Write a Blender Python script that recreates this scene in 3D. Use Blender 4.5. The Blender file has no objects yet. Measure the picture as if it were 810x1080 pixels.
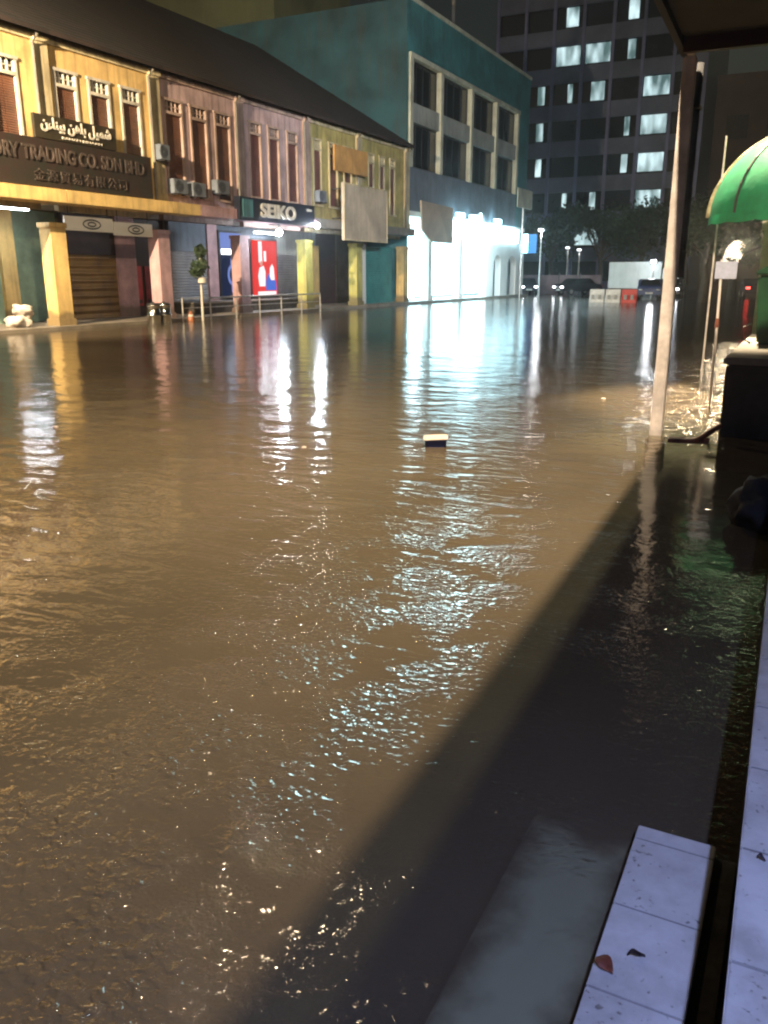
import bpy, bmesh, math, random
from math import radians as R, sin, cos, pi
from mathutils import Vector, Matrix
random.seed(7)
S = bpy.context.scene
COL = S.collection

# ------------------------------------------------------------------ materials
def nmat(name):
    m = bpy.data.materials.new(name); m.use_nodes = True
    nt = m.node_tree; nt.nodes.clear()
    return m, nt, nt.nodes, nt.links

def mat(name, col, rough=.7, var=.25, scale=1.2, bump=0., bscale=30., metal=0., streak=0., dirt=None, trans=0., tide=0.):
    """principled surface with blotchy colour variation, optional vertical streaks, dirt colour and fine bump"""
    m, nt, N, L = nmat(name)
    out = N.new('ShaderNodeOutputMaterial'); p = N.new('ShaderNodeBsdfPrincipled')
    tc = N.new('ShaderNodeTexCoord')
    n = N.new('ShaderNodeTexNoise'); n.inputs['Scale'].default_value = scale; n.inputs['Detail'].default_value = 6; n.inputs['Roughness'].default_value = .65
    L.new(tc.outputs['Object'], n.inputs['Vector'])
    r = N.new('ShaderNodeValToRGB')
    d = dirt or tuple(c * (1 - 1.6 * var) for c in col)
    d = tuple(max(.004, c) for c in d)
    r.color_ramp.elements[0].position = .33; r.color_ramp.elements[0].color = (*d, 1)
    r.color_ramp.elements[1].position = .62; r.color_ramp.elements[1].color = (*col, 1)
    L.new(n.outputs['Fac'], r.inputs['Fac'])
    src = r.outputs['Color']
    if streak:
        mp = N.new('ShaderNodeMapping'); mp.inputs['Scale'].default_value = (5, 5, .35)
        L.new(tc.outputs['Object'], mp.inputs['Vector'])
        n2 = N.new('ShaderNodeTexNoise'); n2.inputs['Scale'].default_value = 1.; n2.inputs['Detail'].default_value = 5
        L.new(mp.outputs['Vector'], n2.inputs['Vector'])
        mr = N.new('ShaderNodeMapRange'); mr.inputs['From Min'].default_value = .48; mr.inputs['From Max'].default_value = .72
        mr.inputs['To Max'].default_value = streak
        L.new(n2.outputs['Fac'], mr.inputs['Value'])
        mx = N.new('ShaderNodeMix'); mx.data_type = 'RGBA'
        L.new(mr.outputs['Result'], mx.inputs['Factor']); L.new(src, mx.inputs['A'])
        mx.inputs['B'].default_value = (.05, .042, .035, 1)
        src = mx.outputs['Result']
    if tide:
        g_ = N.new('ShaderNodeNewGeometry'); sp = N.new('ShaderNodeSeparateXYZ'); L.new(g_.outputs['Position'], sp.inputs['Vector'])
        ad = N.new('ShaderNodeMath'); ad.operation = 'MULTIPLY_ADD'; L.new(n.outputs['Fac'], ad.inputs[0]); ad.inputs[1].default_value = -.9; L.new(sp.outputs['Z'], ad.inputs[2])
        mt = N.new('ShaderNodeMapRange'); mt.inputs['From Min'].default_value = tide - .45; mt.inputs['From Max'].default_value = tide - .28; mt.inputs['To Min'].default_value = .75; mt.inputs['To Max'].default_value = 0.
        L.new(ad.outputs['Value'], mt.inputs['Value'])
        mx2 = N.new('ShaderNodeMix'); mx2.data_type = 'RGBA'; L.new(mt.outputs['Result'], mx2.inputs['Factor']); L.new(src, mx2.inputs['A']); mx2.inputs['B'].default_value = (.10, .075, .045, 1)
        src = mx2.outputs['Result']
    L.new(src, p.inputs['Base Color'])
    p.inputs['Roughness'].default_value = rough; p.inputs['Metallic'].default_value = metal
    if bump:
        n3 = N.new('ShaderNodeTexNoise'); n3.inputs['Scale'].default_value = bscale; n3.inputs['Detail'].default_value = 4
        L.new(tc.outputs['Object'], n3.inputs['Vector'])
        b = N.new('ShaderNodeBump'); b.inputs['Strength'].default_value = bump; b.inputs['Distance'].default_value = .02
        L.new(n3.outputs['Fac'], b.inputs['Height']); L.new(b.outputs['Normal'], p.inputs['Normal'])
    sh = p.outputs['BSDF']
    if trans:
        t = N.new('ShaderNodeBsdfTranslucent'); L.new(src, t.inputs['Color'])
        ms = N.new('ShaderNodeMixShader'); ms.inputs['Fac'].default_value = trans
        L.new(sh, ms.inputs[1]); L.new(t.outputs['BSDF'], ms.inputs[2]); sh = ms.outputs['Shader']
    L.new(sh, out.inputs['Surface'])
    return m

def specks(m, col=(.10, .085, .07)):
    nt = m.node_tree; N, L = nt.nodes, nt.links; p = N['Principled BSDF']
    src = p.inputs['Base Color'].links[0].from_socket
    g_ = N.new('ShaderNodeNewGeometry')
    n = N.new('ShaderNodeTexNoise'); n.inputs['Scale'].default_value = 55; n.inputs['Detail'].default_value = 2; L.new(g_.outputs['Position'], n.inputs['Vector'])
    n2 = N.new('ShaderNodeTexNoise'); n2.inputs['Scale'].default_value = 6; n2.inputs['Detail'].default_value = 4; L.new(g_.outputs['Position'], n2.inputs['Vector'])
    a = N.new('ShaderNodeMath'); a.operation = 'MULTIPLY_ADD'; L.new(n2.outputs['Fac'], a.inputs[0]); a.inputs[1].default_value = .45; L.new(n.outputs['Fac'], a.inputs[2])
    r = N.new('ShaderNodeMapRange'); r.inputs['From Min'].default_value = .90; r.inputs['From Max'].default_value = .99; r.inputs['To Max'].default_value = .7; L.new(a.outputs['Value'], r.inputs['Value'])
    mx = N.new('ShaderNodeMix'); mx.data_type = 'RGBA'; L.new(r.outputs['Result'], mx.inputs['Factor']); L.new(src, mx.inputs['A']); mx.inputs['B'].default_value = (*col, 1)
    L.new(mx.outputs['Result'], p.inputs['Base Color'])

def emit(name, col, s):
    m, nt, N, L = nmat(name)
    out = N.new('ShaderNodeOutputMaterial'); e = N.new('ShaderNodeEmission')
    e.inputs['Color'].default_value = (*col, 1); e.inputs['Strength'].default_value = s
    L.new(e.outputs['Emission'], out.inputs['Surface'])
    return m

def slat_mat(name, col, col2, pitch, rough=.5, axis='Z'):
    """horizontal ribs (roller shutter, louvres, roof tile rows)"""
    m, nt, N, L = nmat(name)
    out = N.new('ShaderNodeOutputMaterial'); p = N.new('ShaderNodeBsdfPrincipled'); tc = N.new('ShaderNodeTexCoord')
    w = N.new('ShaderNodeTexWave'); w.bands_direction = axis; w.inputs['Scale'].default_value = 2 * pi / (20 * pitch) ; w.inputs['Distortion'].default_value = .15
    L.new(tc.outputs['Object'], w.inputs['Vector'])
    n = N.new('ShaderNodeTexNoise'); n.inputs['Scale'].default_value = 1.3; n.inputs['Detail'].default_value = 6
    L.new(tc.outputs['Object'], n.inputs['Vector'])
    r = N.new('ShaderNodeValToRGB'); r.color_ramp.elements[0].position = .35; r.color_ramp.elements[0].color = (*col2, 1)
    r.color_ramp.elements[1].position = .65; r.color_ramp.elements[1].color = (*col, 1)
    L.new(n.outputs['Fac'], r.inputs['Fac']); L.new(r.outputs['Color'], p.inputs['Base Color'])
    b = N.new('ShaderNodeBump'); b.inputs['Strength'].default_value = .9; b.inputs['Distance'].default_value = pitch * .4
    L.new(w.outputs['Fac'], b.inputs['Height']); L.new(b.outputs['Normal'], p.inputs['Normal'])
    p.inputs['Roughness'].default_value = rough
    L.new(p.outputs['BSDF'], out.inputs['Surface'])
    return m

M = {}
M['yellow'] = mat('yellow_paint', (.74, .51, .21), .8, .3, .7, .2, 12, streak=.45)
M['yellow_trim'] = mat('yellow_trim', (.74, .52, .20), .7, .25, .9, .2, 14, streak=.4, tide=.5)
M['pilaster'] = mat('pale_plaster', (.62, .52, .32), .8, .3, 1, streak=.5)
M['pink'] = mat('pink_paint', (.58, .42, .43), .8, .3, .8, .2, 12, streak=.55)
M['pink_pale'] = mat('pale_pink_plaster', (.52, .38, .33), .8, .3, 1, streak=.5)
M['pink_col'] = mat('pink_column_paint', (.56, .35, .37), .7, .3, 1, .2, 14, streak=.4, tide=.5)
M['olive'] = mat('olive_paint', (.48, .40, .15), .8, .35, .8, .2, 12, streak=.5)
M['olive_col'] = mat('lime_yellow_paint', (.55, .50, .14), .6, .3, 1, .2, 14, streak=.4, tide=.55)
M['shutter_wood'] = slat_mat('brown_louvres', (.20, .085, .05), (.10, .045, .03), .07)
M['shutter_plum'] = slat_mat('plum_louvres', (.22, .09, .08), (.12, .05, .05), .07)
M['dark_glass'] = mat('dark_glass', (.012, .014, .016), .12, .2)
M['white_trim'] = mat('white_trim', (.62, .58, .50), .7, .2, 2, streak=.3)
M['roof'] = slat_mat('clay_roof_tiles', (.030, .018, .015), (.013, .009, .008), .3, .9, 'X')
M['concrete'] = mat('stained_concrete', (.24, .22, .19), .85, .35, .8, .3, 20, streak=.3, tide=.4)
M['pave'] = mat('paving', (.22, .19, .15), .5, .4, .8, .2, 10)
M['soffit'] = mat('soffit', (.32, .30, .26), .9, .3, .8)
M['roller_brown'] = slat_mat('brown_roller_shutter', (.30, .19, .07), (.16, .10, .05), .28)
M['roller_grey'] = slat_mat('grey_roller_shutter', (.34, .34, .36), (.22, .22, .24), .12)
M['roller_teal'] = slat_mat('teal_roller_shutter', (.05, .34, .33), (.03, .22, .22), .12)
M['green_wall'] = mat('pale_green_wall', (.30, .42, .30), .7, .3, 1)
M['dark_wood'] = mat('dark_wood', (.06, .03, .022), .6, .3, 2)
M['red'] = mat('red_paint', (.5, .03, .03), .5, .3, 3)
M['sign_dark'] = mat('faded_black_board', (.030, .017, .014), .6, .5, 1.5, dirt=(.016, .02, .014))
M['sign_olive'] = mat('dark_olive_board', (.035, .028, .016), .6, .4, 2)
M['letter_pale'] = mat('pale_letters', (.62, .58, .50), .6, .2, 3)
M['letter_dim'] = mat('faded_letters', (.085, .062, .052), .7, .5, 3)
M['cream_board'] = mat('cream_board', (.52, .43, .33), .8, .25, .6, streak=.25)
M['orange_board'] = mat('orange_board', (.52, .28, .09), .8, .25, 1, streak=.3)
M['navy'] = mat('navy_board', (.012, .016, .03), .35, .3, 1)
M['teal_shaded'] = mat('shaded_teal_wall', (.020, .080, .098), .8, .4, .35, streak=.5)  # darker copy of the teal wall, the side's shade put into its colour
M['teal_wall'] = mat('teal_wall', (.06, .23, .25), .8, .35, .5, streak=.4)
M['teal_col'] = mat('teal_column', (.10, .45, .45), .5, .2, 1)
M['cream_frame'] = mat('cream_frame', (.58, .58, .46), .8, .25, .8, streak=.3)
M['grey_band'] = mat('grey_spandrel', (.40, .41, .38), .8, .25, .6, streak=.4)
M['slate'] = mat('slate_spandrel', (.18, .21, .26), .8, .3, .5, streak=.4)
M['white_wall'] = mat('white_wall', (.8, .8, .78), .7, .08, 1)
M['beige_panel'] = mat('beige_banner', (.46, .38, .30), .7, .2, .7)
M['tower'] = mat('tower_cladding', (.24, .25, .44), .7, .3, .2)
M['tower_band'] = mat('tower_spandrel', (.17, .19, .28), .7, .3, .3)
M['steel'] = mat('galvanised_steel', (.55, .53, .5), .35, .3, 4, metal=.8)
M['post_paint'] = mat('cream_post_paint', (.76, .70, .67), .55, .3, 3, .15, 30, streak=.35)
M['post_grey'] = mat('grey_post_paint', (.11, .115, .125), .9, .3, 3, streak=.3)
M['post_grey'].node_tree.nodes['Principled BSDF'].inputs['Specular IOR Level'].default_value = .1
M['chrome'] = mat('polished_metal', (.75, .75, .72), .18, .15, 5, metal=1)
M['black'] = mat('black_rubber', (.012, .012, .013), .5, .3, 5)
M['dark_metal'] = mat('dark_metal', (.04, .04, .042), .45, .3, 3, metal=.3)
M['awning'] = mat('green_canvas', (.018, .27, .125), .7, .3, 1.5, .35, 9, trans=.5)
M['awning_trim'] = mat('cream_canvas_trim', (.62, .58, .36), .7, .35, 5, trans=.3)
M['bin'] = mat('dark_green_plastic', (.012, .06, .025), .4, .3, 4)
M['bark'] = mat('bark', (.06, .045, .03), .9, .3, 4, .5, 15)
M['leaf'] = mat('leaf', (.035, .065, .022), .6, .5, 1.1)
M['leaf_b'] = mat('leaf_bright', (.07, .13, .045), .6, .4, 2)
M['tile'] = mat('white_tile', (.70, .70, .72), .28, .10, 5, .04, 8, dirt=(.46, .45, .45))
specks(M['tile'])
M['grout'] = mat('grout', (.36, .35, .36), .9, .2, 10)
M['riser'] = mat('stained_riser', (.075, .06, .045), .7, .5, 6, .3, 40)
M['blue_plastic'] = mat('blue_plastic', (.008, .022, .12), .35, .2, 5)
M['foam'] = mat('pale_foam', (.72, .62, .54), .7, .15, 8)
M['bag'] = mat('dull_bag', (.016, .017, .019), .75, .4, 6)
M['sack'] = mat('white_sack', (.55, .5, .45), .8, .25, 4, .4, 12)
M['brick_red'] = mat('red_brown_timber', (.30, .10, .06), .5, .4, 6, .4, 25)
M['white_plastic'] = mat('white_plastic', (.7, .7, .68), .5, .2, 3)
M['red_plastic'] = mat('red_plastic', (.6, .03, .025), .5, .2, 3)
M['hoard'] = mat('pinkish_hoarding', (.22, .16, .18), .8, .35, .7)
M['car_dark'] = mat('dark_car_paint', (.02, .022, .03), .25, .2, 1)
M['car_blue'] = mat('blue_car_paint', (.03, .05, .14), .25, .2, 1)
M['lorry_box'] = mat('white_lorry_box', (.62, .68, .68), .6, .12, .6, streak=.15)
M['brown_far'] = mat('brown_render', (.10, .065, .045), .9, .3, .3, streak=.3)
M['olive_far'] = mat('olive_render', (.10, .11, .05), .9, .3, .3, streak=.3)
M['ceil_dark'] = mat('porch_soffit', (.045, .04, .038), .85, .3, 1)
M['orange_plastic'] = mat('orange_plastic', (.30, .11, .05), .5, .2, 4)
M['asphalt'] = mat('asphalt', (.05, .047, .042), .8, .3, 1, .4, 60)
M['earth'] = mat('earth', (.06, .05, .04), .9, .3, .2)
def edge_fade_mat():  # edges darkened in the colour to imitate the step fading into murky water
    m, nt, N, L = nmat('edge_faded_slab'); out = N.new('ShaderNodeOutputMaterial'); p = N.new('ShaderNodeBsdfPrincipled')
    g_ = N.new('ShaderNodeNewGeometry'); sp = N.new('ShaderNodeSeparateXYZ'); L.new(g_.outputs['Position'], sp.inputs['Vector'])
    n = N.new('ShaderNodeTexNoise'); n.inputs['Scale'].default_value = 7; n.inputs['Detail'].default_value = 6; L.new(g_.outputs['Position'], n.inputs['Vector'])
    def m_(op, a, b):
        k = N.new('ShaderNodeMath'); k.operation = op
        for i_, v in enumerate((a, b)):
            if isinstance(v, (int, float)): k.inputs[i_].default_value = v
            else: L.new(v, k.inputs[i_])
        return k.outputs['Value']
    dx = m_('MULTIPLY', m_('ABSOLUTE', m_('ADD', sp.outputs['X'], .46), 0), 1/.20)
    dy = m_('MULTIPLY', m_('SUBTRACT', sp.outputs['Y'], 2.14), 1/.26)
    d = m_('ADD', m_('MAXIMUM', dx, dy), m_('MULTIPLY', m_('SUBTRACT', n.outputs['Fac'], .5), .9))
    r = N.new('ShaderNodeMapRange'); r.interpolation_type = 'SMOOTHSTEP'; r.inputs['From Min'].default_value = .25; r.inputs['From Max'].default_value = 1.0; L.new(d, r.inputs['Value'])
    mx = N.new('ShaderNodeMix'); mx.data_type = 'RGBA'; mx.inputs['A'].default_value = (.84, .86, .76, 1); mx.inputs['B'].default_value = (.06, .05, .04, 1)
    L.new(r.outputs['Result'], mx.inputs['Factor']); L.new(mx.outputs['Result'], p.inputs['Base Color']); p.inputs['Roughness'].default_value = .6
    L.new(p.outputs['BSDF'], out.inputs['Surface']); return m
M['submerged'] = edge_fade_mat()

# ------------------------------------------------------------------ geometry helpers
ROOT = {}
class MB:
    def __init__(s): s.bm = bmesh.new()
    def face(s, pts):
        try: s.bm.faces.new([s.bm.verts.new(p) for p in pts])
        except ValueError: pass
        return s
    def box(s, x0, x1, y0, y1, z0, z1):
        v = [s.bm.verts.new(p) for p in ((x0,y0,z0),(x1,y0,z0),(x1,y1,z0),(x0,y1,z0),(x0,y0,z1),(x1,y0,z1),(x1,y1,z1),(x0,y1,z1))]
        for f in ((3,2,1,0),(4,5,6,7),(0,1,5,4),(1,2,6,5),(2,3,7,6),(3,0,4,7)): s.bm.faces.new([v[i] for i in f])
        return s
    def prism(s, poly, a, b, axis='x'):
        """extrude 2D polygon along axis between a and b. polygon = (y,z) for x, (x,z) for y, (x,y) for z"""
        def P(t, q): return {'x': (t, q[0], q[1]), 'y': (q[0], t, q[1]), 'z': (q[0], q[1], t)}[axis]
        A = [s.bm.verts.new(P(a, q)) for q in poly]; B = [s.bm.verts.new(P(b, q)) for q in poly]
        n = len(poly)
        s.bm.faces.new(A[::-1]); s.bm.faces.new(B)
        for i in range(n): s.bm.faces.new((A[i], A[(i+1)%n], B[(i+1)%n], B[i]))
        return s
    def lathe(s, prof, c=(0,0,0), n=20):
        """prof: list of (r,z)"""
        rings = []
        for r, z in prof:
            rings.append([s.bm.verts.new((c[0]+r*cos(2*pi*i/n), c[1]+r*sin(2*pi*i/n), c[2]+z)) for i in range(n)])
        for a, b in zip(rings, rings[1:]):
            for i in range(n): s.bm.faces.new((a[i], a[(i+1)%n], b[(i+1)%n], b[i]))
        s.bm.faces.new(rings[0][::-1]); s.bm.faces.new(rings[-1])
        return s
    def tube(s, pts, rad, n=8):
        pts = [Vector(p) for p in pts]
        rs = rad if isinstance(rad, (list, tuple)) else [rad]*len(pts)
        rings = []
        for i, p in enumerate(pts):
            d = (pts[min(i+1,len(pts)-1)] - pts[max(i-1,0)]).normalized()
            u = d.orthogonal().normalized() if abs(d.z) < .9 else Vector((1,0,0)).cross(d).normalized()
            w = d.cross(u)
            rings.append([s.bm.verts.new(p + (u*cos(2*pi*k/n) + w*sin(2*pi*k/n))*rs[i]) for k in range(n)])
        for a, b in zip(rings, rings[1:]):
            for i in range(n): s.bm.faces.new((a[i], a[(i+1)%n], b[(i+1)%n], b[i]))
        s.bm.faces.new(rings[0][::-1]); s.bm.faces.new(rings[-1])
        return s
    def build(s, name, m, parent=None, bevel=0, smooth=False, local=False):
        bm = s.bm
        bmesh.ops.recalc_face_normals(bm, faces=bm.faces)
        if bevel: bmesh.ops.bevel(bm, geom=list(bm.edges), offset=bevel, segments=2, affect='EDGES', clamp_overlap=True)
        off = Vector((0,0,0))
        if parent is not None and not local: off = ROOT.get(parent.name, Vector((0,0,0)))
        if off.length: bmesh.ops.translate(bm, verts=bm.verts, vec=-off)
        me = bpy.data.meshes.new(name); bm.to_mesh(me); bm.free()
        if smooth:
            for p in me.polygons: p.use_smooth = True
        me.materials.append(M[m] if isinstance(m, str) else m)
        o = bpy.data.objects.new(name, me); COL.objects.link(o)
        if parent is not None:
            o.parent = parent
            ROOT[o.name] = off
        return o

def tag(o, label=None, cat=None, group=None, kind=None):
    if label: o['label'] = label
    if cat: o['category'] = cat
    if group: o['group'] = group
    if kind: o['kind'] = kind
    return o

def thing(name, loc, label, cat, group=None, rz=0):
    o = bpy.data.objects.new(name, None); COL.objects.link(o)
    o.empty_display_size = .1; o.location = loc; o.rotation_euler.z = rz
    ROOT[o.name] = Vector(loc)
    return tag(o, label, cat, group)

def copy_tree(o, parent=None):
    c = o.copy(); COL.objects.link(c); c.parent = parent
    for ch in list(o.children): copy_tree(ch, c)
    return c

def text(name, body, m, parent, origin, width=None, size=1, facing='+X', depth=.03, bold=0., spacing=1., hsize=None):
    c = bpy.data.curves.new(name, 'FONT'); c.body = body; c.size = 1; c.extrude = depth/2; c.offset = bold; c.space_character = spacing
    t = bpy.data.objects.new(name, c); COL.objects.link(t)
    bpy.context.view_layer.update()
    dg = bpy.context.evaluated_depsgraph_get()
    me = bpy.data.meshes.new_from_object(t.evaluated_get(dg))
    bpy.data.objects.remove(t)
    xs = [v.co.x for v in me.vertices]; ys = [v.co.y for v in me.vertices]
    x0, x1, y0, y1 = min(xs), max(xs), min(ys), max(ys)
    sy = (hsize/(y1-y0)) if hsize else size
    sx = (width/(x1-x0)) if width else sy
    off = ROOT.get(parent.name, Vector((0,0,0)))
    for v in me.vertices:
        a, b, d = (v.co.x-x0)*sx, (v.co.y-y0)*sy, v.co.z
        if facing == '+X': q = Vector((origin[0]+d, origin[1]+a, origin[2]+b))
        else: q = Vector((origin[0]+a, origin[1]-d, origin[2]+b))     # facing -Y
        v.co = q - off
    me.materials.append(M[m] if isinstance(m, str) else m)
    o = bpy.data.objects.new(name, me); COL.objects.link(o); o.parent = parent
    return o

def light(name, kind, loc, power, col, parent=None, size=.1, target=None, spot=None, blend=.6, sx=None, sy=None):
    d = bpy.data.lights.new(name, kind); d.energy = power; d.color = col
    if kind in ('POINT', 'SPOT'): d.shadow_soft_size = size
    if kind == 'AREA':
        d.shape = 'RECTANGLE'; d.size = sx; d.size_y = sy
    if spot: d.spot_size = R(spot); d.spot_blend = blend
    o = bpy.data.objects.new(name, d); COL.objects.link(o)
    if parent is not None:
        o.parent = parent; loc = Vector(loc) - ROOT.get(parent.name, Vector((0,0,0)))
    o.location = loc
    if target is not None:
        base = Vector(loc) + (ROOT.get(parent.name, Vector((0,0,0))) if parent is not None else Vector((0,0,0)))
        o.rotation_euler = (Vector(target) - base).to_track_quat('-Z', 'Y').to_euler()
    return o

WARM = (1, .68, .32); COOL = (.80, .90, 1.0)

# ------------------------------------------------------------------ setting
tag(MB().face([(-400,-400,-.6),(400,-400,-.6),(400,900,-.6),(-400,900,-.6)]).build('ground', 'earth'), kind='structure')
tag(MB().face([(-60,-30,-.42),(.0,-30,-.42),(.0,150,-.42),(-60,150,-.42)]).build('road', 'asphalt'), kind='structure')

def water_mat():
    m, nt, N, L = nmat('flood_water')
    out = N.new('ShaderNodeOutputMaterial')
    geo = N.new('ShaderNodeNewGeometry')
    def noise(scale, sxyz, det=3, dist=0., rough=.5):
        mp = N.new('ShaderNodeMapping'); mp.inputs['Scale'].default_value = sxyz; mp.inputs['Rotation'].default_value = (0,0,R(-24))
        L.new(geo.outputs['Position'], mp.inputs['Vector'])
        n = N.new('ShaderNodeTexNoise'); n.inputs['Scale'].default_value = scale; n.inputs['Detail'].default_value = det
        n.inputs['Distortion'].default_value = dist; n.inputs['Roughness'].default_value = rough
        L.new(mp.outputs['Vector'], n.inputs['Vector'])
        return n.outputs['Fac']
    def math_(op, a, b=None, c=None):
        k = N.new('ShaderNodeMath'); k.operation = op
        for i, v in enumerate((a, b, c)):
            if v is None: continue
            if isinstance(v, (int, float)): k.inputs[i].default_value = v
            else: L.new(v, k.inputs[i])
        return k.outputs['Value']
    def maprange(v, a, b, c=0., d=1.):
        k = N.new('ShaderNodeMapRange'); k.interpolation_type = 'SMOOTHSTEP'
        for i, q in (('From Min', a), ('From Max', b), ('To Min', c), ('To Max', d)): k.inputs[i].default_value = q
        L.new(v, k.inputs['Value']); return k.outputs['Result']
    sep = N.new('ShaderNodeSeparateXYZ'); L.new(geo.outputs['Position'], sep.inputs['Vector'])
    near = maprange(sep.outputs['X'], -6.5, -1.0)                 # the current runs choppy along the near kerb
    near2 = math_('MULTIPLY', maprange(sep.outputs['X'], -2.7, -1.7), maprange(sep.outputs['Y'], 8.0, 10.0))   # water piling against the raised kerb
    swell = noise(1.0, (.9, 1.5, 1), 2, .15)
    rip = noise(3.6, (.7, 1.6, 1), 2, .8)
    fine = noise(27, (.9, 1.1, 1), 1.5, .4)
    clump = maprange(noise(2.3, (1, 1, 1), 3), .34, .62)
    calm = math_('SUBTRACT', 1., math_('MULTIPLY', .8, math_('MULTIPLY', maprange(sep.outputs['X'], -1.5, -1.0), maprange(sep.outputs['Y'], 9.6, 8.6))))   # sheltered water under the porch roof
    h = math_('MULTIPLY', swell, .024)
    ripamp = math_('ADD', math_('MULTIPLY', near, .0130), .0058)
    h = math_('ADD', h, math_('MULTIPLY', rip, ripamp))
    near3 = math_('MULTIPLY', maprange(sep.outputs['X'], -3.6, -1.2), maprange(sep.outputs['Y'], 7.0, 2.6))
    fa = math_('ADD', math_('ADD', .0009, math_('MULTIPLY', math_('MULTIPLY', near, clump), .0018)), math_('MULTIPLY', math_('MULTIPLY', near3, clump), .036))
    h = math_('ADD', h, math_('MULTIPLY', fine, fa))
    big = noise(2.3, (1, 1, 1), 3, 1.2)
    h = math_('ADD', h, math_('MULTIPLY', math_('MULTIPLY', big, near2), .13))
    h = math_('MULTIPLY', h, calm)
    b = N.new('ShaderNodeBump'); b.inputs['Strength'].default_value = 1.0; b.inputs['Distance'].default_value = 1.0
    L.new(h, b.inputs['Height'])
    # silt: slow patches of lighter and darker brown
    r = N.new('ShaderNodeValToRGB')
    r.color_ramp.elements[0].position = .3; r.color_ramp.elements[0].color = (.165, .128, .082, 1)
    r.color_ramp.elements[1].position = .7; r.color_ramp.elements[1].color = (.262, .206, .138, 1)
    L.new(noise(.5, (1, .6, 1), 4), r.inputs['Fac'])
    dif = N.new('ShaderNodeBsdfDiffuse'); L.new(r.outputs['Color'], dif.inputs['Color']); L.new(b.outputs['Normal'], dif.inputs['Normal'])
    tr = N.new('ShaderNodeBsdfTransparent'); tr.inputs['Color'].default_value = (.76, .79, .68, 1)
    body = N.new('ShaderNodeMixShader'); body.inputs['Fac'].default_value = .60
    L.new(dif.outputs['BSDF'], body.inputs[1]); L.new(tr.outputs['BSDF'], body.inputs[2])
    gl = N.new('ShaderNodeBsdfGlossy'); L.new(math_('SUBTRACT', .125, math_('MULTIPLY', maprange(sep.outputs['Y'], 9.0, 3.5), .08)), gl.inputs['Roughness']); L.new(b.outputs['Normal'], gl.inputs['Normal'])
    fr = N.new('ShaderNodeFresnel'); fr.inputs['IOR'].default_value = 1.33; L.new(b.outputs['Normal'], fr.inputs['Normal'])
    mx = N.new('ShaderNodeMixShader'); L.new(fr.outputs['Fac'], mx.inputs['Fac'])
    L.new(body.outputs['Shader'], mx.inputs[1]); L.new(gl.outputs['BSDF'], mx.inputs[2])
    L.new(mx.outputs['Shader'], out.inputs['Surface'])
    return m
tag(MB().face([(-70,-25,0),(8,-25,0),(8,150,0),(-70,150,0)]).build('water', water_mat()), kind='structure')

# far walkway under the shophouses and in front of the teal block
pv = MB()
pv.box(-25.2, -22.1, 10.3, 29.8, -.4, .11)
pv.box(-25.2, -22.0, 29.81, 41.5, -.4, .14)
pv.box(-25.2, -22.1, 41.51, 70.6, -.4, .17)
tag(pv.build('pavement', 'pave'), kind='structure')

# ------------------------------------------------------------------ shophouse row
FX = -22.6
def panel_hole(mb, y0, y1, z0, z1, holes, xa, xb):
    """front wall between y0,y1 with rectangular holes (sorted, same z band)"""
    y = y0
    for (a, b, c, d) in holes:
        if a > y: mb.box(xa, xb, y, a, z0, z1)
        if c > z0: mb.box(xa, xb, a, b, z0, c)
        if d < z1: mb.box(xa, xb, a, b, d, z1)
        y = b
    if y1 > y: mb.box(xa, xb, y, y1, z0, z1)

def window(parent, a, b, z0, zt, ztop, trim, leaf, slim=False):
    fr = MB(); t = .09
    X0, X1 = FX-.16, FX+.05
    fr.box(X0, X1, a-.06, a+t-.06, z0, ztop); fr.box(X0, X1, b-t+.06, b+.06, z0, ztop)
    fr.box(X0, X1+.02, a-.10, b+.10, ztop, ztop+.09); fr.box(X0, X1, a+.03, b-.03, zt-.05, zt+.05); fr.box(X0, X1+.05, a-.10, b+.10, z0-.09, z0)
    w = fr.build('window', trim, parent)
    sh = MB(); c = (a+b)/2
    sh.box(FX-.10, FX-.05, a+.035, c-.012, z0+.005, zt-.055); sh.box(FX-.10, FX-.05, c+.012, b-.035, z0+.005, zt-.055)
    sh.build('shutter', leaf, w)
    tr = MB(); tr.box(FX-.13, FX-.10, a+.03, b-.03, zt+.05, ztop); tr.build('transom_glass', 'dark_glass', w)
    br = MB()
    n = 4
    for i in range(1, n):
        y = a+.03 + (b-a-.06)*i/n
        br.box(FX-.10, FX-.02, y-.025, y+.025, zt+.05, ztop)
    zz = (zt+ztop)/2 + .02
    br.box(FX-.095, FX-.03, a+.031, b-.031, zz-.02, zz+.02)
    br.build('transom_bars', trim, w)

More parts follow.
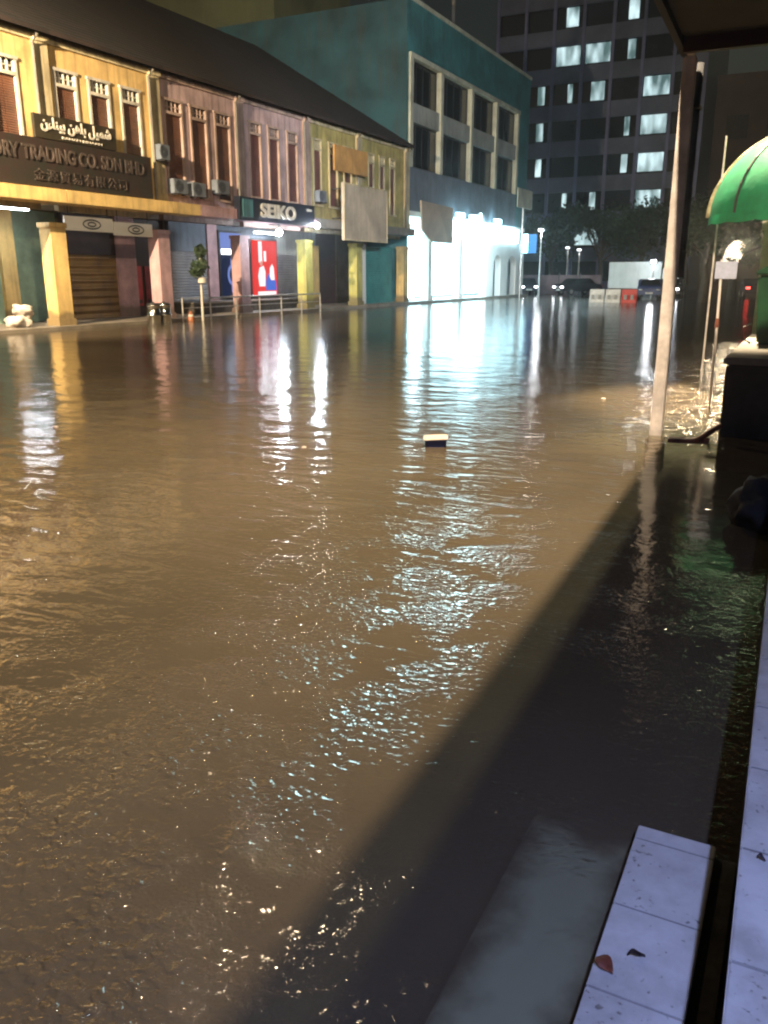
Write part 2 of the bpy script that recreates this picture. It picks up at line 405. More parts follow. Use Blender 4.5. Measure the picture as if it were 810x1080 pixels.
def shophouse(y0, y1, label, wall, pil, trim, leaf, wins, canopy, column, ground, sill=5.2, colw=.32, floor=.11):
    cy = (y0+y1)/2
    t = thing('shophouse', (FX, cy, 0), label, 'shophouse', 'shophouses across the flooded street')
    mb = MB()
    holes = [(a, b, sill, 8.02) for a, b in wins]
    panel_hole(mb, y0, y1-.003, 4.40, 8.98, holes, FX-.25, FX)
    mb.box(FX-.30, FX-.252, y0, y1-.003, 4.4, 8.98)
    mb.build('front_wall', wall, t)
    for a, b in wins: window(t, a, b, sill, 7.62, 8.02, trim, leaf)
    p = MB().box(FX, FX+.14, y1-.28, y1+.22, 4.40, 8.70); p.box(FX, FX+.20, y1-.33, y1+.27, 8.70, 8.88); p.box(FX, FX+.18, y1-.31, y1+.25, 4.402, 4.7)
    p.build('pilaster', pil, t)
    MB().box(FX+.002, FX+.10, y0+.27, y1-.33, 8.72, 8.9).build('cornice', pil, t)
    r = MB(); r.prism([(FX+.55, 8.86), (FX+.55, 8.98), (-33, 15.45), (-33, 15.25)], y0, y1-.004, 'y'); r.build('roof', 'roof', t)
    s = MB(); s.box(-33, FX-.302, y1-.2, y1-.004, 3.97, 8.9)
    s.prism([(FX-.302, 8.9), (-33, 8.9), (-33, 15.2)], y1-.2, y1-.004, 'y'); s.build('party_wall', wall, t)
    MB().tube([(FX+.20, y1-.40, 4.45), (FX+.20, y1-.40, 8.6), (FX+.45, y1-.40, 8.82)], .05, 8).build('drainpipe', 'concrete', t)
    if y0 < 16:
        gw = MB(); gw.prism([(FX-.303, .11), (FX-.303, 8.9), (-33, 15.2), (-33, .11)], y0+.003, y0+.2, 'y'); gw.build('gable_wall', wall, t)
    for (a, b, m) in canopy: MB().box(FX-.3, FX+.62, a, b, 3.98, 4.39).build('canopy', m, t, .015)
    MB().box(-25.2, FX-.302, y0, y1-.004, 3.99, 4.2).build('ceiling', 'soffit', t)
    c = MB(); yc = y1-.02
    c.box(FX-.45, FX+.05, yc-colw, yc+colw, floor, 3.4); c.box(FX-.50, FX+.10, yc-colw-.05, yc+colw+.05, floor, floor+.22); c.box(FX-.49, FX+.09, yc-colw-.04, yc+colw+.04, 3.25, 3.4)
    c.build('column', column, t)
    MB().box(FX-.42, FX-.2, y0+.35, y1-.38, 3.80, 3.985).build('beam', pil, t)
    for (nm, a, b, za, zb, m, xo) in ground:
        MB().box(-25.4+xo, -25.2+xo, a, b, za, zb).build(nm, m, t)
    return t

GW = 'ground_wall'
shophouse(15.4, 20.7, 'yellow shophouse cut off by the left edge, end of the dark trading board', 'yellow', 'pilaster', 'white_trim', 'shutter_wood',
          [(15.9, 16.8), (17.3, 18.2), (18.8, 19.7)], [(15.4, 20.69, 'yellow_trim')], 'yellow_trim',
          [(GW, 15.4, 20.4, .11, 3.97, 'green_wall', 0), ('inner_pilaster', 20.4, 21.0, .11, 3.97, 'yellow_trim', .15), ('shutter', 17, 19.8, .11, 3.0, 'roller_brown', .06)], sill=5.0)
shophouse(20.7, 25.8, 'yellow shophouse with three brown shuttered windows above the dark trading board', 'yellow', 'pilaster', 'white_trim', 'shutter_wood',
          [(21.2, 22.06), (22.66, 23.52), (24.14, 25.0)], [(20.7, 25.79, 'yellow_trim')], 'pink_col',
          [(GW, 21.0, 23.3, .11, 3.97, 'green_wall', -.3), ('shutter', 23.3, 25.9, .11, 2.5, 'roller_brown', 0), ('shutter_box', 23.3, 25.9, 2.5, 3.97, 'dark_wood', .02)], sill=5.0)
shophouse(25.8, 30.95, 'pink shophouse between the yellow house and the black shop sign', 'pink', 'pink_pale', 'pink_pale', 'shutter_wood',
          [(26.34, 27.3), (27.84, 28.77), (29.35, 30.3)], [(25.8, 27.4, 'yellow_trim'), (27.41, 29.75, 'pink_col')], 'pink_col',
          [('inner_pilaster', 25.9, 26.95, .11, 3.97, 'pink_col', .1), ('door_panel', 26.95, 29.1, .11, 3.97, 'dark_wood', -.25), ('shutter', 29.1, 31.6, .11, 2.75, 'roller_grey', .02), ('shutter_box', 29.1, 31.6, 2.75, 3.97, 'slate', .04)], sill=4.75)
shophouse(30.95, 36.25, 'pink shophouse above the black watch shop sign', 'pink', 'pink_pale', 'pink_pale', 'shutter_plum',
          [(31.67, 32.5), (33.12, 33.92), (34.62, 35.45)], [(30.95, 36.24, 'pink_col')], 'olive_col',
          [('inner_pilaster', 31.6, 32.3, .14, 3.97, 'pink_col', .12), (GW, 32.3, 37.2, .14, 3.97, 'slate', 0)], sill=5.05, floor=.14)
shophouse(36.25, 41.45, 'olive yellow shophouse behind the big cream hoarding', 'olive', 'pilaster', 'pilaster', 'shutter_plum',
          [(36.9, 37.6), (38.4, 39.2), (39.9, 40.7)], [(36.25, 41.44, 'concrete')], 'olive_col',
          [(GW, 37.2, 41.2, 2.75, 3.97, 'grey_band', 0), ('shutter', 37.21, 39.9, .14, 2.75, 'roller_grey', .02), ('inner_pilaster', 39.9, 41.2, .14, 3.3, 'yellow_trim', .2), ('door_panel', 41.2, 43.5, .14, 3.97, 'dark_wood', -.1)], sill=5.1, floor=.14)
shophouse(41.45, 47.35, 'olive yellow shophouse beside the teal block, teal shutter below', 'olive', 'pilaster', 'pilaster', 'shutter_plum',
          [(42.6, 43.2), (43.9, 44.5), (45.2, 45.8)], [(41.45, 47.34, 'concrete')], 'yellow_trim',
          [(GW, 43.5, 47.3, .17, 3.97, 'concrete', 0), ('shutter', 42.9, 46.3, .17, 3.3, 'roller_teal', 2.2), ('shutter_frame', 42.5, 42.9, .17, 3.4, 'white_wall', 2.25)], sill=5.1, floor=.17)

# signs, boards
t = thing('trading_sign', (FX+.3, 21.7, 5.1), 'long dark trading company board running along the yellow shophouses', 'sign')
MB().box(FX+.28, FX+.44, 16.2, 24.95, 4.42, 5.84).build('board', 'sign_dark', t, .01)
text('lettering', 'GLORY TRADING CO. SDN BHD', 'letter_dim', t, (FX+.46, 17.55, 5.18), width=7.0, hsize=.44, bold=.02)
text('lettering', '金源貿易有限公司', 'letter_dim', t, (FX+.46, 19.6, 4.6), width=4.0, hsize=.36, spacing=1.25)
t = thing('jawi_sign', (FX+.3, 21.6, 5.7), 'dark board with pale Arabic script standing on the trading board', 'sign')
MB().box(FX+.30, FX+.42, 19.85, 23.3, 5.86, 6.56).build('board', 'sign_olive', t, .01)
ar = 'شميل باهن بيناءن'
FORMS = {}
def shape_arabic(s):
    """join letters into presentation forms and reverse them for a left-to-right text object"""
    tab = {'ش': ('FEB5','FEB6','FEB7','FEB8'), 'م': ('FEE1','FEE2','FEE3','FEE4'), 'ي': ('FEF1','FEF2','FEF3','FEF4'), 'ل': ('FEDD','FEDE','FEDF','FEE0'),
           'ب': ('FE8F','FE90','FE91','FE92'), 'ا': ('FE8D','FE8E',None,None), 'ه': ('FEE9','FEEA','FEEB','FEEC'), 'ن': ('FEE5','FEE6','FEE7','FEE8'), 'ء': ('FE80',None,None,None)}
    out = []
    for i, ch in enumerate(s):
        if ch not in tab: out.append(ch); continue
        f = tab[ch]
        prev = i > 0 and s[i-1] in tab and tab[s[i-1]][2] is not None and f[1] is not None
        nxt = i+1 < len(s) and s[i+1] in tab and tab[s[i+1]][1] is not None and f[2] is not None
        k = 3 if prev and nxt else 1 if prev else 2 if nxt else 0
        out.append(chr(int(f[k], 16)))
    return ''.join(reversed(out))
text('lettering', shape_arabic(ar), 'letter_pale', t, (FX+.435, 20.1, 6.07), width=2.95, hsize=.44, bold=.025)
text('lettering', 'BAHAN BINAAN', 'letter_pale', t, (FX+.435, 20.9, 5.93), width=1.7, hsize=.07)

t = thing('shop_sign', (FX+.5, 32.7, 4.5), 'black shop fascia sign with raised cream SEIKO letters', 'sign')
MB().box(FX+.45, FX+.75, 29.78, 35.7, 3.97, 4.9).build('board', 'navy', t, .02)
MB().box(FX+.76, FX+.80, 29.95, 30.65, 4.1, 4.8).build('emblem_plate', 'teal_wall', t)
text('lettering', 'SEIKO', 'letter_pale', t, (FX+.78, 31.25, 4.15), width=2.75, hsize=.58, bold=.03, depth=.06)
MB().box(FX+.755, FX+.775, 35.0, 35.4, 4.62, 4.72).build('small_mark', 'letter_pale', t)

t = thing('hoarding_board', (FX+.9, 40.8, 4.9), 'large blank cream hoarding board hung on the olive shophouse', 'sign')
MB().box(FX+.7, FX+.86, 38.35, 43.2, 3.45, 6.2).build('board', 'cream_board', t, .02)
mb = MB(); mb.box(FX+.861, FX+.89, 38.35, 43.2, 6.12, 6.2); mb.box(FX+.861, FX+.89, 38.35, 43.2, 3.45, 3.53); mb.box(FX+.861, FX+.885, 38.35, 38.43, 3.5, 6.15); mb.box(FX+.861, FX+.885, 43.12, 43.2, 3.5, 6.15); mb.build('board_frame', 'pilaster', t)
for y, z in ((38.6, 5.9), (42.9, 5.9), (38.6, 4.5), (42.9, 4.5)): MB().box(FX, FX+.7, y, y+.06, z, z+.06).build('bracket', 'dark_metal', t)
t = thing('shop_board', (FX+.5, 40, 7.3), 'orange tan board above the big cream hoarding', 'sign')
MB().box(FX+.40, FX+.5, 38.1, 41.6, 6.75, 7.95).build('board', 'orange_board', t, .02)
for y in (38.4, 41.2): MB().box(FX, FX+.4, y, y+.05, 7.3, 7.35).build('bracket', 'dark_metal', t)

# hanging white fascia boards with oval marks in the yellow arcade
def oval(mb, x, yc, zc, a, b, w):
    n = 28
    for i in range(n):
        t0, t1 = 2*pi*i/n, 2*pi*(i+1)/n
        mb.face([(x, yc+a*cos(t0), zc+b*sin(t0)), (x, yc+a*cos(t1), zc+b*sin(t1)), (x, yc+(a-w)*cos(t1), zc+(b-w)*sin(t1)), (x, yc+(a-w)*cos(t0), zc+(b-w)*sin(t0))])
for (a, b, z0, z1, lab) in ((21.15, 23.35, 3.2, 3.66, 'white hanging board with an oval mark over the brown shutter'), (23.4, 25.38, 3.12, 3.58, 'lower white hanging board with an oval mark beside the pink column')):
    t = thing('hanging_sign', (-22.75, (a+b)/2, z0), lab, 'sign', 'white boards hung under the canopy')
    MB().box(-22.79, -22.71, a, b, z0, z1).build('board', 'white_wall', t, .01)
    mb = MB(); oval(mb, -22.702, (a+b)/2+.1, (z0+z1)/2, .42, .17, .05); oval(mb, -22.702, (a+b)/2+.1, (z0+z1)/2, .2, .09, .05); mb.build('oval_mark', 'dark_metal', t)
    mb = MB(); mb.box(-22.76, -22.74, a+.2, a+.22, z1, 3.99); mb.box(-22.76, -22.74, b-.22, b-.2, z1, 3.99); mb.build('hanger', 'dark_metal', t)

# lit advertising panels
E_blue = emit('lit_blue_panel', (.30, .42, 1.0), .55); E_white = emit('lit_white_strip', (.85, .92, 1.0), 5.0); E_navy = emit('lit_navy_panel', (.05, .08, .22), .22)
E_red = emit('lit_red_panel', (1.0, .06, .05), .75); E_pwhite = emit('lit_print_white', (.95, .88, .9), 1.1); E_pblue = emit('lit_print_blue', (.10, .22, .85), .7); E_pskin = emit('lit_print_skin', (.9, .5, .4), .7)
t = thing('advert_panel', (-25, 33.2, .9), 'blue lit advertising panel with a pale round watch shape beside the pink pillar', 'advert panel')
MB().box(-25.18, -25.04, 32.35, 34.15, .7, 3.75).build('case', 'dark_metal', t, .02)
MB().box(-25.035, -25.02, 32.45, 34.05, .8, 2.65).build('panel_face', E_navy, t)
MB().box(-25.035, -25.02, 32.45, 34.05, 2.95, 3.65).build('panel_top', E_blue, t)
MB().box(-25.02, -24.98, 32.5, 34.0, 2.68, 2.92).build('light_strip', E_white, t)
mb = MB(); oval(mb, -25.012, 33.3, 1.75, .42, .5, .16); mb.box(-25.014, -25.01, 33.15, 33.45, .95, 1.27); mb.box(-25.014, -25.01, 33.15, 33.45, 2.23, 2.5); mb.build('watch_print', E_blue, t)
t = thing('advert_panel', (-25, 36, .9), 'red lit advertising panel with a white and blue printed figure', 'advert panel')
MB().box(-25.18, -25.04, 34.8, 37.15, .6, 3.5).build('case', 'dark_metal', t, .02)
MB().box(-25.035, -25.02, 34.9, 37.05, .7, 3.4).build('panel_face', E_red, t)
mb = MB()
mb.face([(-25.012, 35.45, 1.2), (-25.012, 35.95, 1.2), (-25.012, 36.0, 1.9), (-25.012, 35.85, 2.2), (-25.012, 35.5, 2.1), (-25.012, 35.35, 1.7)])
mb.box(-25.014, -25.01, 35.45, 35.75, 2.35, 3.35); mb.box(-25.014, -25.01, 35.9, 36.1, 2.4, 2.9); mb.box(-25.014, -25.01, 35.3, 36.9, .78, .95)
mb.face([(-25.012, 36.35, 1.5), (-25.012, 36.8, 1.5), (-25.012, 36.75, 2.1), (-25.012, 36.6, 2.3), (-25.012, 36.4, 2.1)])
mb.build('figure_print', E_pwhite, t)
mb = MB(); mb.face([(-25.011, 36.0, 1.0), (-25.011, 36.95, 1.0), (-25.011, 36.9, 1.5), (-25.011, 36.5, 1.48), (-25.011, 36.2, 1.85), (-25.011, 36.0, 1.4)]); mb.build('blue_print', E_pblue, t)
mb = MB(); mb.lathe([(.02, -.14), (.11, -.08), (.13, 0), (.11, .09), (.03, .14)], (-25.01, 35.65, 2.32), 12); o = mb.build('head_print', E_pskin, t)
for v in o.data.vertices: v.co.x = -.014 + (v.co.x + .01) * .05

# fluorescent tubes and bulbs that the photograph shows lit
def tube_lamp(x, y0, y1, z, label, power, e=18):
    t = thing('tube_lamp', (x, (y0+y1)/2, z), label, 'lamp', 'white tube lamps in the arcade')
    MB().box(x-.06, x+.06, y0-.05, y1+.05, z+.05, z+.13).build('fitting', 'white_wall', t)
    MB().tube([(x, y0, z), (x, y1, z)], .03).build('tube', emit('tube_glow', (.9, .95, 1), e), t)
    light('tube_light', 'AREA', (x, (y0+y1)/2, z-.05), power, COOL, t, sx=.1, sy=y1-y0, target=(x, (y0+y1)/2, z-3)).rotation_euler = (0, 0, 0)
    return t
tube_lamp(-23.6, 19.3, 20.5, 3.82, 'white tube lamp under the yellow canopy at the far left', 60, 25)
tube_lamp(-24.6, 34.6, 36.6, 3.72, 'wide white tube lamp above the red advertising panel', 90, 30)
def bulb(x, y, z, label, power, r=.13, e=60):
    t = thing('bulb_lamp', (x, y, z), label, 'lamp', 'white bulbs under the shop canopy')
    MB().lathe([(.02, -r), (r*.7, -r*.7), (r, 0), (r*.7, r*.7), (.04, r)], (x, y, z), 14).build('bulb', emit('bulb_glow', (.86, .93, 1), e), t, smooth=True)
    MB().lathe([(.03, 0), (.03, .12), (.1, .14), (.1, .17)], (x, y, z+r), 10).build('holder', 'dark_metal', t)
    light('bulb_light', 'POINT', (x, y, z-.3), power, COOL, t, size=.1)
    return t
bulb(-21.7, 32.40, 3.57, 'bright bare bulb below the SEIKO letters', 260, .15)
MB().box(-22.2, -21.67, 32.37, 32.43, 3.88, 3.92).build('arm', 'dark_metal', bpy.data.objects['bulb_lamp'])
bulb(-21.7, 35.67, 4.01, 'bright bare bulb between the shop sign and the cream hoarding', 200)
MB().box(-22.2, -21.67, 35.64, 35.70, 4.30, 4.34).build('arm', 'dark_metal', bpy.data.objects['bulb_lamp.001'])

# air conditioners, lanterns, clutter
def ac(y, z, label, w=.8, x=FX):
    t = thing('air_conditioner', (x+.3, y, z), label, 'air conditioner', 'air conditioner units on the pink shophouses')
    MB().box(x+.02, x+.34, y-w/2, y+w/2, z, z+.52).build('casing', 'slate', t, .015)
    mb = MB(); oval(mb, x+.345, y-.1, z+.26, .21, .21, .03); oval(mb, x+.345, y-.1, z+.26, .15, .15, .03); oval(mb, x+.345, y-.1, z+.26, .09, .09, .03); mb.build('fan_grille', 'black', t)
    for k in (-1, 1): MB().box(x, x+.42, y+k*(w/2-.12)-.025, y+k*(w/2-.12)+.025, z-.05, z-.003).build('bracket', 'dark_metal', t)
ac(26.65, 4.75, 'air conditioner low on the pink wall beside the yellow house')
ac(27.75, 4.72, 'air conditioner under the middle window of the first pink house')
ac(29.3, 4.95, 'air conditioner just left of the SEIKO sign')
ac(25.72, 5.85, 'small air conditioner high on the pale pilaster between yellow and pink houses', .5, FX+.14)
ac(37.2, 5.2, 'air conditioner on the olive wall left of the cream hoarding', .7)
# red scroll panels in the dark pink doorway
for i, (y, lab) in enumerate(((27.25, 'red panel in the dark doorway nearer the pink pilaster'), (28.0, 'red panel in the dark doorway nearer the pink column'))):
    t = thing('door_scroll', (-25.2, y, .4), lab, 'scroll', 'red panels in the dark doorway')
    MB().box(-25.44, -25.40, y-.28, y+.28, .5, 2.1).build('scroll', 'red', t)
    MB().box(-25.40, -25.385, y-.2, y+.2, .6, .75).build('scroll_foot', 'letter_dim', t)

def drum(y, x, lab):
    t = thing('metal_drum', (x, y, 0), lab, 'drum', 'shiny metal drums by the pink column')
    MB().lathe([(.23, -.1), (.25, 0), (.25, .28), (.27, .30), (.27, .34), (.25, .36), (.25, .66), (.26, .68), (.23, .70)], (x, y, 0), 18).build('drum_body', 'chrome', t, smooth=True)
    MB().lathe([(.22, .70), (.22, .74), (.05, .76), (.05, .8)], (x, y, .003), 14).build('lid', 'dark_metal', t)
drum(24.15, -21.85, 'shiny metal drum farther from the pink column')
drum(24.72, -21.85, 'shiny metal drum nearer the pink column')
def lump(name, c, r, m, label, cat, seed, n=26, flat=.75):
    rr = random.Random(seed)
    bm = bmesh.new(); bmesh.ops.create_icosphere(bm, subdivisions=3, radius=1)
    ph = [(Vector((rr.uniform(-1,1), rr.uniform(-1,1), rr.uniform(-1,1))).normalized(), rr.uniform(2,5), rr.uniform(0,6)) for _ in range(9)]
    for v in bm.verts:
        k = 1 + sum(.085*sin(f*v.co.dot(d)*2+p) for d, f, p in ph)
        v.co = Vector((v.co.x*r[0]*k, v.co.y*r[1]*k, max(v.co.z*r[2]*k, -r[2]*flat)))+Vector(c)
    mb = MB(); mb.bm.free(); mb.bm = bm
    o = mb.build(name, m, smooth=True)
    return tag(o, label, cat)
def sack(c, r, lab, seed):
    o = lump('sack', c, r, 'sack', lab, 'sack', seed); o['group'] = 'white sacks between the yellow columns'; return o
sack((-23.1, 19.2, .26), (.34, .46, .24), 'white sack lying lowest beside the yellow column', 3)
sack((-23.15, 19.38, .62), (.28, .33, .20), 'white sack lying on top of the lower white sack', 4)
t = thing('traffic_cone', (-21.9, 26.3, 0), 'small orange cone standing in the flood beside the pink column', 'cone')
MB().lathe([(.16, -.1), (.13, .10), (.06, .36), (.03, .38)], (-21.9, 26.3, 0), 14).build('cone_body', 'orange_plastic', t, smooth=True)
MB().lathe([(.112, .18), (.090, .26)], (-21.9, 26.3, .0), 14).build('band', 'white_trim', t)

def leafball(mb, c, rad, n, s, rr):
    for _ in range(n):
        d = Vector((rr.gauss(0,1), rr.gauss(0,1), rr.gauss(0,1))).normalized() * rr.random()**.45
        p = Vector(c) + Vector((d.x*rad[0], d.y*rad[1], d.z*rad[2]))
        u = Vector((rr.gauss(0,1), rr.gauss(0,1), rr.gauss(0,1))).normalized(); w = u.orthogonal().normalized()
        k = s*rr.uniform(.6, 1.4)
        mb.face([p-u*k, p+w*k*.45, p+u*k, p-w*k*.45])
t = thing('sapling', (-21.8, 26.9, 0), 'scraggly green sapling tied to a pale post at the flooded kerb', 'plant')
mb = MB(); mb.tube([(-21.8, 26.9, -.3), (-21.8, 26.92, 1.1), (-21.82, 26.95, 2.6)], [.05, .045, .03]); mb.build('post', 'white_trim', t)
mb = MB(); rr = random.Random(5)
for c, r_ in (((-21.8, 26.9, 2.1), (.3, .4, .3)), ((-21.85, 27.05, 2.6), (.2, .25, .3)), ((-21.8, 26.7, 1.85), (.2, .3, .15))): leafball(mb, c, r_, 130, .12, rr)
mb.build('foliage', 'leaf', t)
MB().lathe([(.05, -.13), (.16, -.1), (.16, .1), (.05, .13)], (-21.72, 26.88, 1.55), 10).build('pale_tag', 'white_trim', t)

t = thing('railing', (-21.95, 29.2, 0), 'low metal railing along the walkway below the advertising panels', 'railing')
mb = MB(); mb.tube([(-21.95, 25.9, .86), (-21.95, 36.2, .86)], .035, 6); mb.build('top_rail', 'steel', t)
mb = MB(); mb.tube([(-21.95, 25.9, .5), (-21.95, 36.2, .5)], .02, 6); mb.build('lower_rail', 'steel', t)
for i in range(7):
    y = 25.9 + i*10.3/6
    MB().tube([(-21.95, y, -.3), (-21.95, y, .90)], .035, 6).build('rail_post', 'steel', t)
# brown tiled plinths behind the railing
t = thing('shop_plinth', (-24, 31, 0), 'low dark brown tiled plinth under the advertising panels', 'plinth')
mb = MB(); mb.box(-25.19, -23.6, 29.1, 37.1, .11, .55); mb.build('plinth_body', 'riser', t, .01)
mb = MB(); mb.box(-25.19, -23.55, 29.05, 37.15, .553, .60); mb.build('plinth_top', 'pave', t)

# ------------------------------------------------------------------ teal block
t = thing('office_block', (FX, 59, 0), 'teal four storey block with cream framed windows and glaring white ground floor', 'building')
Y0, Y1 = 47.4, 70.5
mb = MB()
mb.box(-36, FX-.35, Y0+.03, Y1, 5.5, 16.75)
mb.box(FX-.35, FX, Y0, Y1, 14.0, 16.75); mb.box(FX-.35, FX, 67.8, Y1, 5.5, 14.0); mb.box(FX-.35, FX, Y0, 47.62, 5.5, 14.0)
mb.box(-36, -26.5, Y0, Y1, 0, 5.5); mb.box(-36, FX-.0, Y0, Y0+.25, 0, 5.5)
mb.build('wall', 'teal_wall', t)
MB().box(-36, FX-.003, Y0-.02, Y0+.027, 5.5, 16.75).build('side_wall', 'teal_shaded', t)
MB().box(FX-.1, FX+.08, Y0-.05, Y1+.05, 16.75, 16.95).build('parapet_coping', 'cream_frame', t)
muls = [47.85, 52.35, 57.6, 62.6, 67.55]
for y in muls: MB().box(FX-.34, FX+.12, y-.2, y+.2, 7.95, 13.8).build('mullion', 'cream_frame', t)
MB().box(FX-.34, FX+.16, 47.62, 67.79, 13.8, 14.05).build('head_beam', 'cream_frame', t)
mb = MB()
for a, b in zip(muls, muls[1:]): mb.box(FX-.34, FX+.02, a+.2, b-.2, 10.45, 11.5)
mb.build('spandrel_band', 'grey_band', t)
for a, b in zip(muls, muls[1:]):
    for z0, z1 in ((8.0, 10.44), (11.51, 13.79)):
        w = MB()
        w.box(FX-.30, FX-.2, a+.2, b-.2, z0, z0+.08); w.box(FX-.30, FX-.2, a+.2, b-.2, z1-.08, z1)
        for k in range(5):
            y = a+.24+(b-a-.48)*k/4; w.box(FX-.30, FX-.2, y-.035, y+.035, z0+.08, z1-.08)
        wo = w.build('window', 'dark_metal', t)
        MB().box(FX-.27, FX-.25, a+.21, b-.21, z0+.085, z1-.085).build('pane', 'dark_glass', wo)
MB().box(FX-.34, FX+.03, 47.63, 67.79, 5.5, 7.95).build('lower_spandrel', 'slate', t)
# lit ground floor
E_shop = emit('lit_shop_glass', (.50, .88, 1.0), 9); E_fascia = emit('lit_fascia', (.52, .89, 1.0), 11); E_teal = emit('glowing_teal_jamb', (.15, .9, .85), 1.2)
MB().box(-26.5, FX, Y0+.26, Y1, 5.2, 5.49).build('arcade_ceiling', 'white_wall', t)
MB().box(-26.5, -26.3, Y0+.26, 70.4, .17, 5.2).build('shop_wall', 'white_wall', t)
MB().box(-26.29, -26.24, 48.5, 70.2, .3, 4.4).build('shop_glass', E_shop, t)
fa = MB().box(FX-.05, FX+.25, 51.5, 68.3, 4.25, 5.25).build('fascia_box', E_fascia, t)
for y in (50.9, 56.2, 61.6):
    c = MB(); c.box(FX-.4, FX+.08, y-.3, y+.3, .17, 4.24); c.box(FX-.45, FX+.12, y-.38, y+.38, .17, .5); c.build('column', 'white_wall', t)
# arched arcade at the far corner
arch = MB()
for (a, b) in ((62.6, 65.2), (66.6, 69.2)):
    pass
ys = [(61.92, 63.0), (64.6, 66.3), (68.4, 70.4)]
for a, b in ys: arch.box(FX-.4, FX+.07, a, b, .17, 4.24)
for (a, b) in ((63.0, 64.6), (66.3, 68.4)):
    n = 10; c = (a+b)/2; r_ = (b-a)/2
    for i in range(n):
        t0 = pi - pi*i/n; t1 = pi - pi*(i+1)/n
        arch.prism([(c+r_*cos(t0), 2.5+.75*sin(t0)), (c+r_*cos(t1), 2.5+.75*sin(t1)), (c+r_*cos(t1), 4.24), (c+r_*cos(t0), 4.24)], FX-.4, FX+.07, 'x')
arch.build('arcade_arch', 'white_wall', t)
MB().box(FX-.6, FX-.55, 63.0, 68.4, .17, 4.2).build('black_backing', 'black', t)  # black sheet stands for the shade inside the arches
# entrance at the near end
MB().box(-23.5, -23.42, 48.1, 50.35, .25, 3.1).build('entrance_glass', E_shop, t)
MB().box(-23.6, -23.4, 47.66, 48.05, .17, 3.5).build('entrance_jamb', E_teal, t)  # jamb glows in place of lamplight falling on the teal pilaster
MB().box(-23.55, -23.40, 47.9, 50.4, 3.35, 3.6).build('entrance_lintel', E_fascia, t)
for k in range(3): MB().box(-23.3, -23.05, 51.35+k*.4, 51.6+k*.4, .17, 4.2).build('stripe_post', ('teal_col', 'white_wall', 'teal_col')[k], t)
for y, p in ((53, 700), (57.5, 900), (63, 1000)):
    light('shop_light', 'AREA', (FX-1.6, y, 5.1), p, (.7, .93, 1), t, sx=1.5, sy=4).rotation_euler = (0, 0, 0)
light('front_light', 'AREA', (FX+1.9, 60, 5.3), 1500, (.62, .9, 1), t, sx=.3, sy=17, target=(FX+.2, 60, 1.2))

t = thing('banner_panel', (FX+.4, 52, 5), 'plain beige banner panel leaning out over the white shopfront', 'banner')
mb = MB(); mb.prism([(48.6, 6.1), (53.7, 6.0), (53.7, 3.75), (50.2, 3.75), (48.8, 4.4)], FX+.35, FX+.45, 'x'); mb.build('banner_face', 'beige_panel', t)
for y in (50, 53): MB().box(FX+.03, FX+.35, y, y+.08, 5.6, 5.68).build('bracket', 'dark_metal', t)
t = thing('blade_sign', (FX+.8, 70.2, 4.2), 'blue and white lit blade sign on the corner of the teal block', 'sign')
MB().box(FX+.1, FX+1.2, 70.0, 70.2, 3.5, 5.0).build('sign_face', emit('lit_blue_sign', (.10, .40, 1), 1.0), t)
MB().box(FX+.1, FX+.5, 69.9, 69.98, 3.55, 5.0).build('white_edge', E_fascia, t)
t = thing('street_sign', (FX+1.1, 66.5, 7), 'square grey board on a thin post before the teal block', 'sign')
MB().box(FX+1.08, FX+1.16, 64.9, 68.6, 6.8, 8.2).build('board', 'cream_frame', t, .02)
MB().tube([(FX+1.0, 66.8, -.3), (FX+1.0, 66.8, 8.0)], .07).build('post', 'steel', t)
for i, (y, lab) in enumerate(((54.7, 'floodlight above the beige banner corner'), (57.2, 'floodlight above the middle of the white fascia'), (62.2, 'floodlight above the far end of the white fascia'))):
    q = thing('floodlight', (FX+.5, y, 5.6), lab, 'lamp', 'floodlights above the white fascia')
    MB().box(FX+.4, FX+.7, y-.45, y+.45, 5.45, 5.75).build('lamp_glass', E_fascia, q)
    MB().box(FX+.03, FX+.4, y-.04, y+.04, 5.6, 5.66).build('arm', 'dark_metal', q)

q = thing('roof_mast', (-23.4, 56, 16.75), 'thin mast standing on the roof of the teal block', 'mast')
MB().tube([(-23.4, 56, 16.75), (-23.4, 56, 21)], .12).build('mast_pole', 'concrete', q); MB().box(-23.7, -23.1, 55.7, 56.3, 16.75, 17.3).build('mast_foot', 'concrete', q)

# olive block behind the shophouse roofs
t = thing('back_building', (-40, 52, 0), 'dim olive block rising behind the shophouse roofs', 'building')
MB().box(-48, -33.3, 50, 60, 0, 26).build('wall', 'olive_far', t)
MB().box(-48.1, -33.2, 49.9, 60.1, 26, 26.4).build('roof', 'concrete', t)

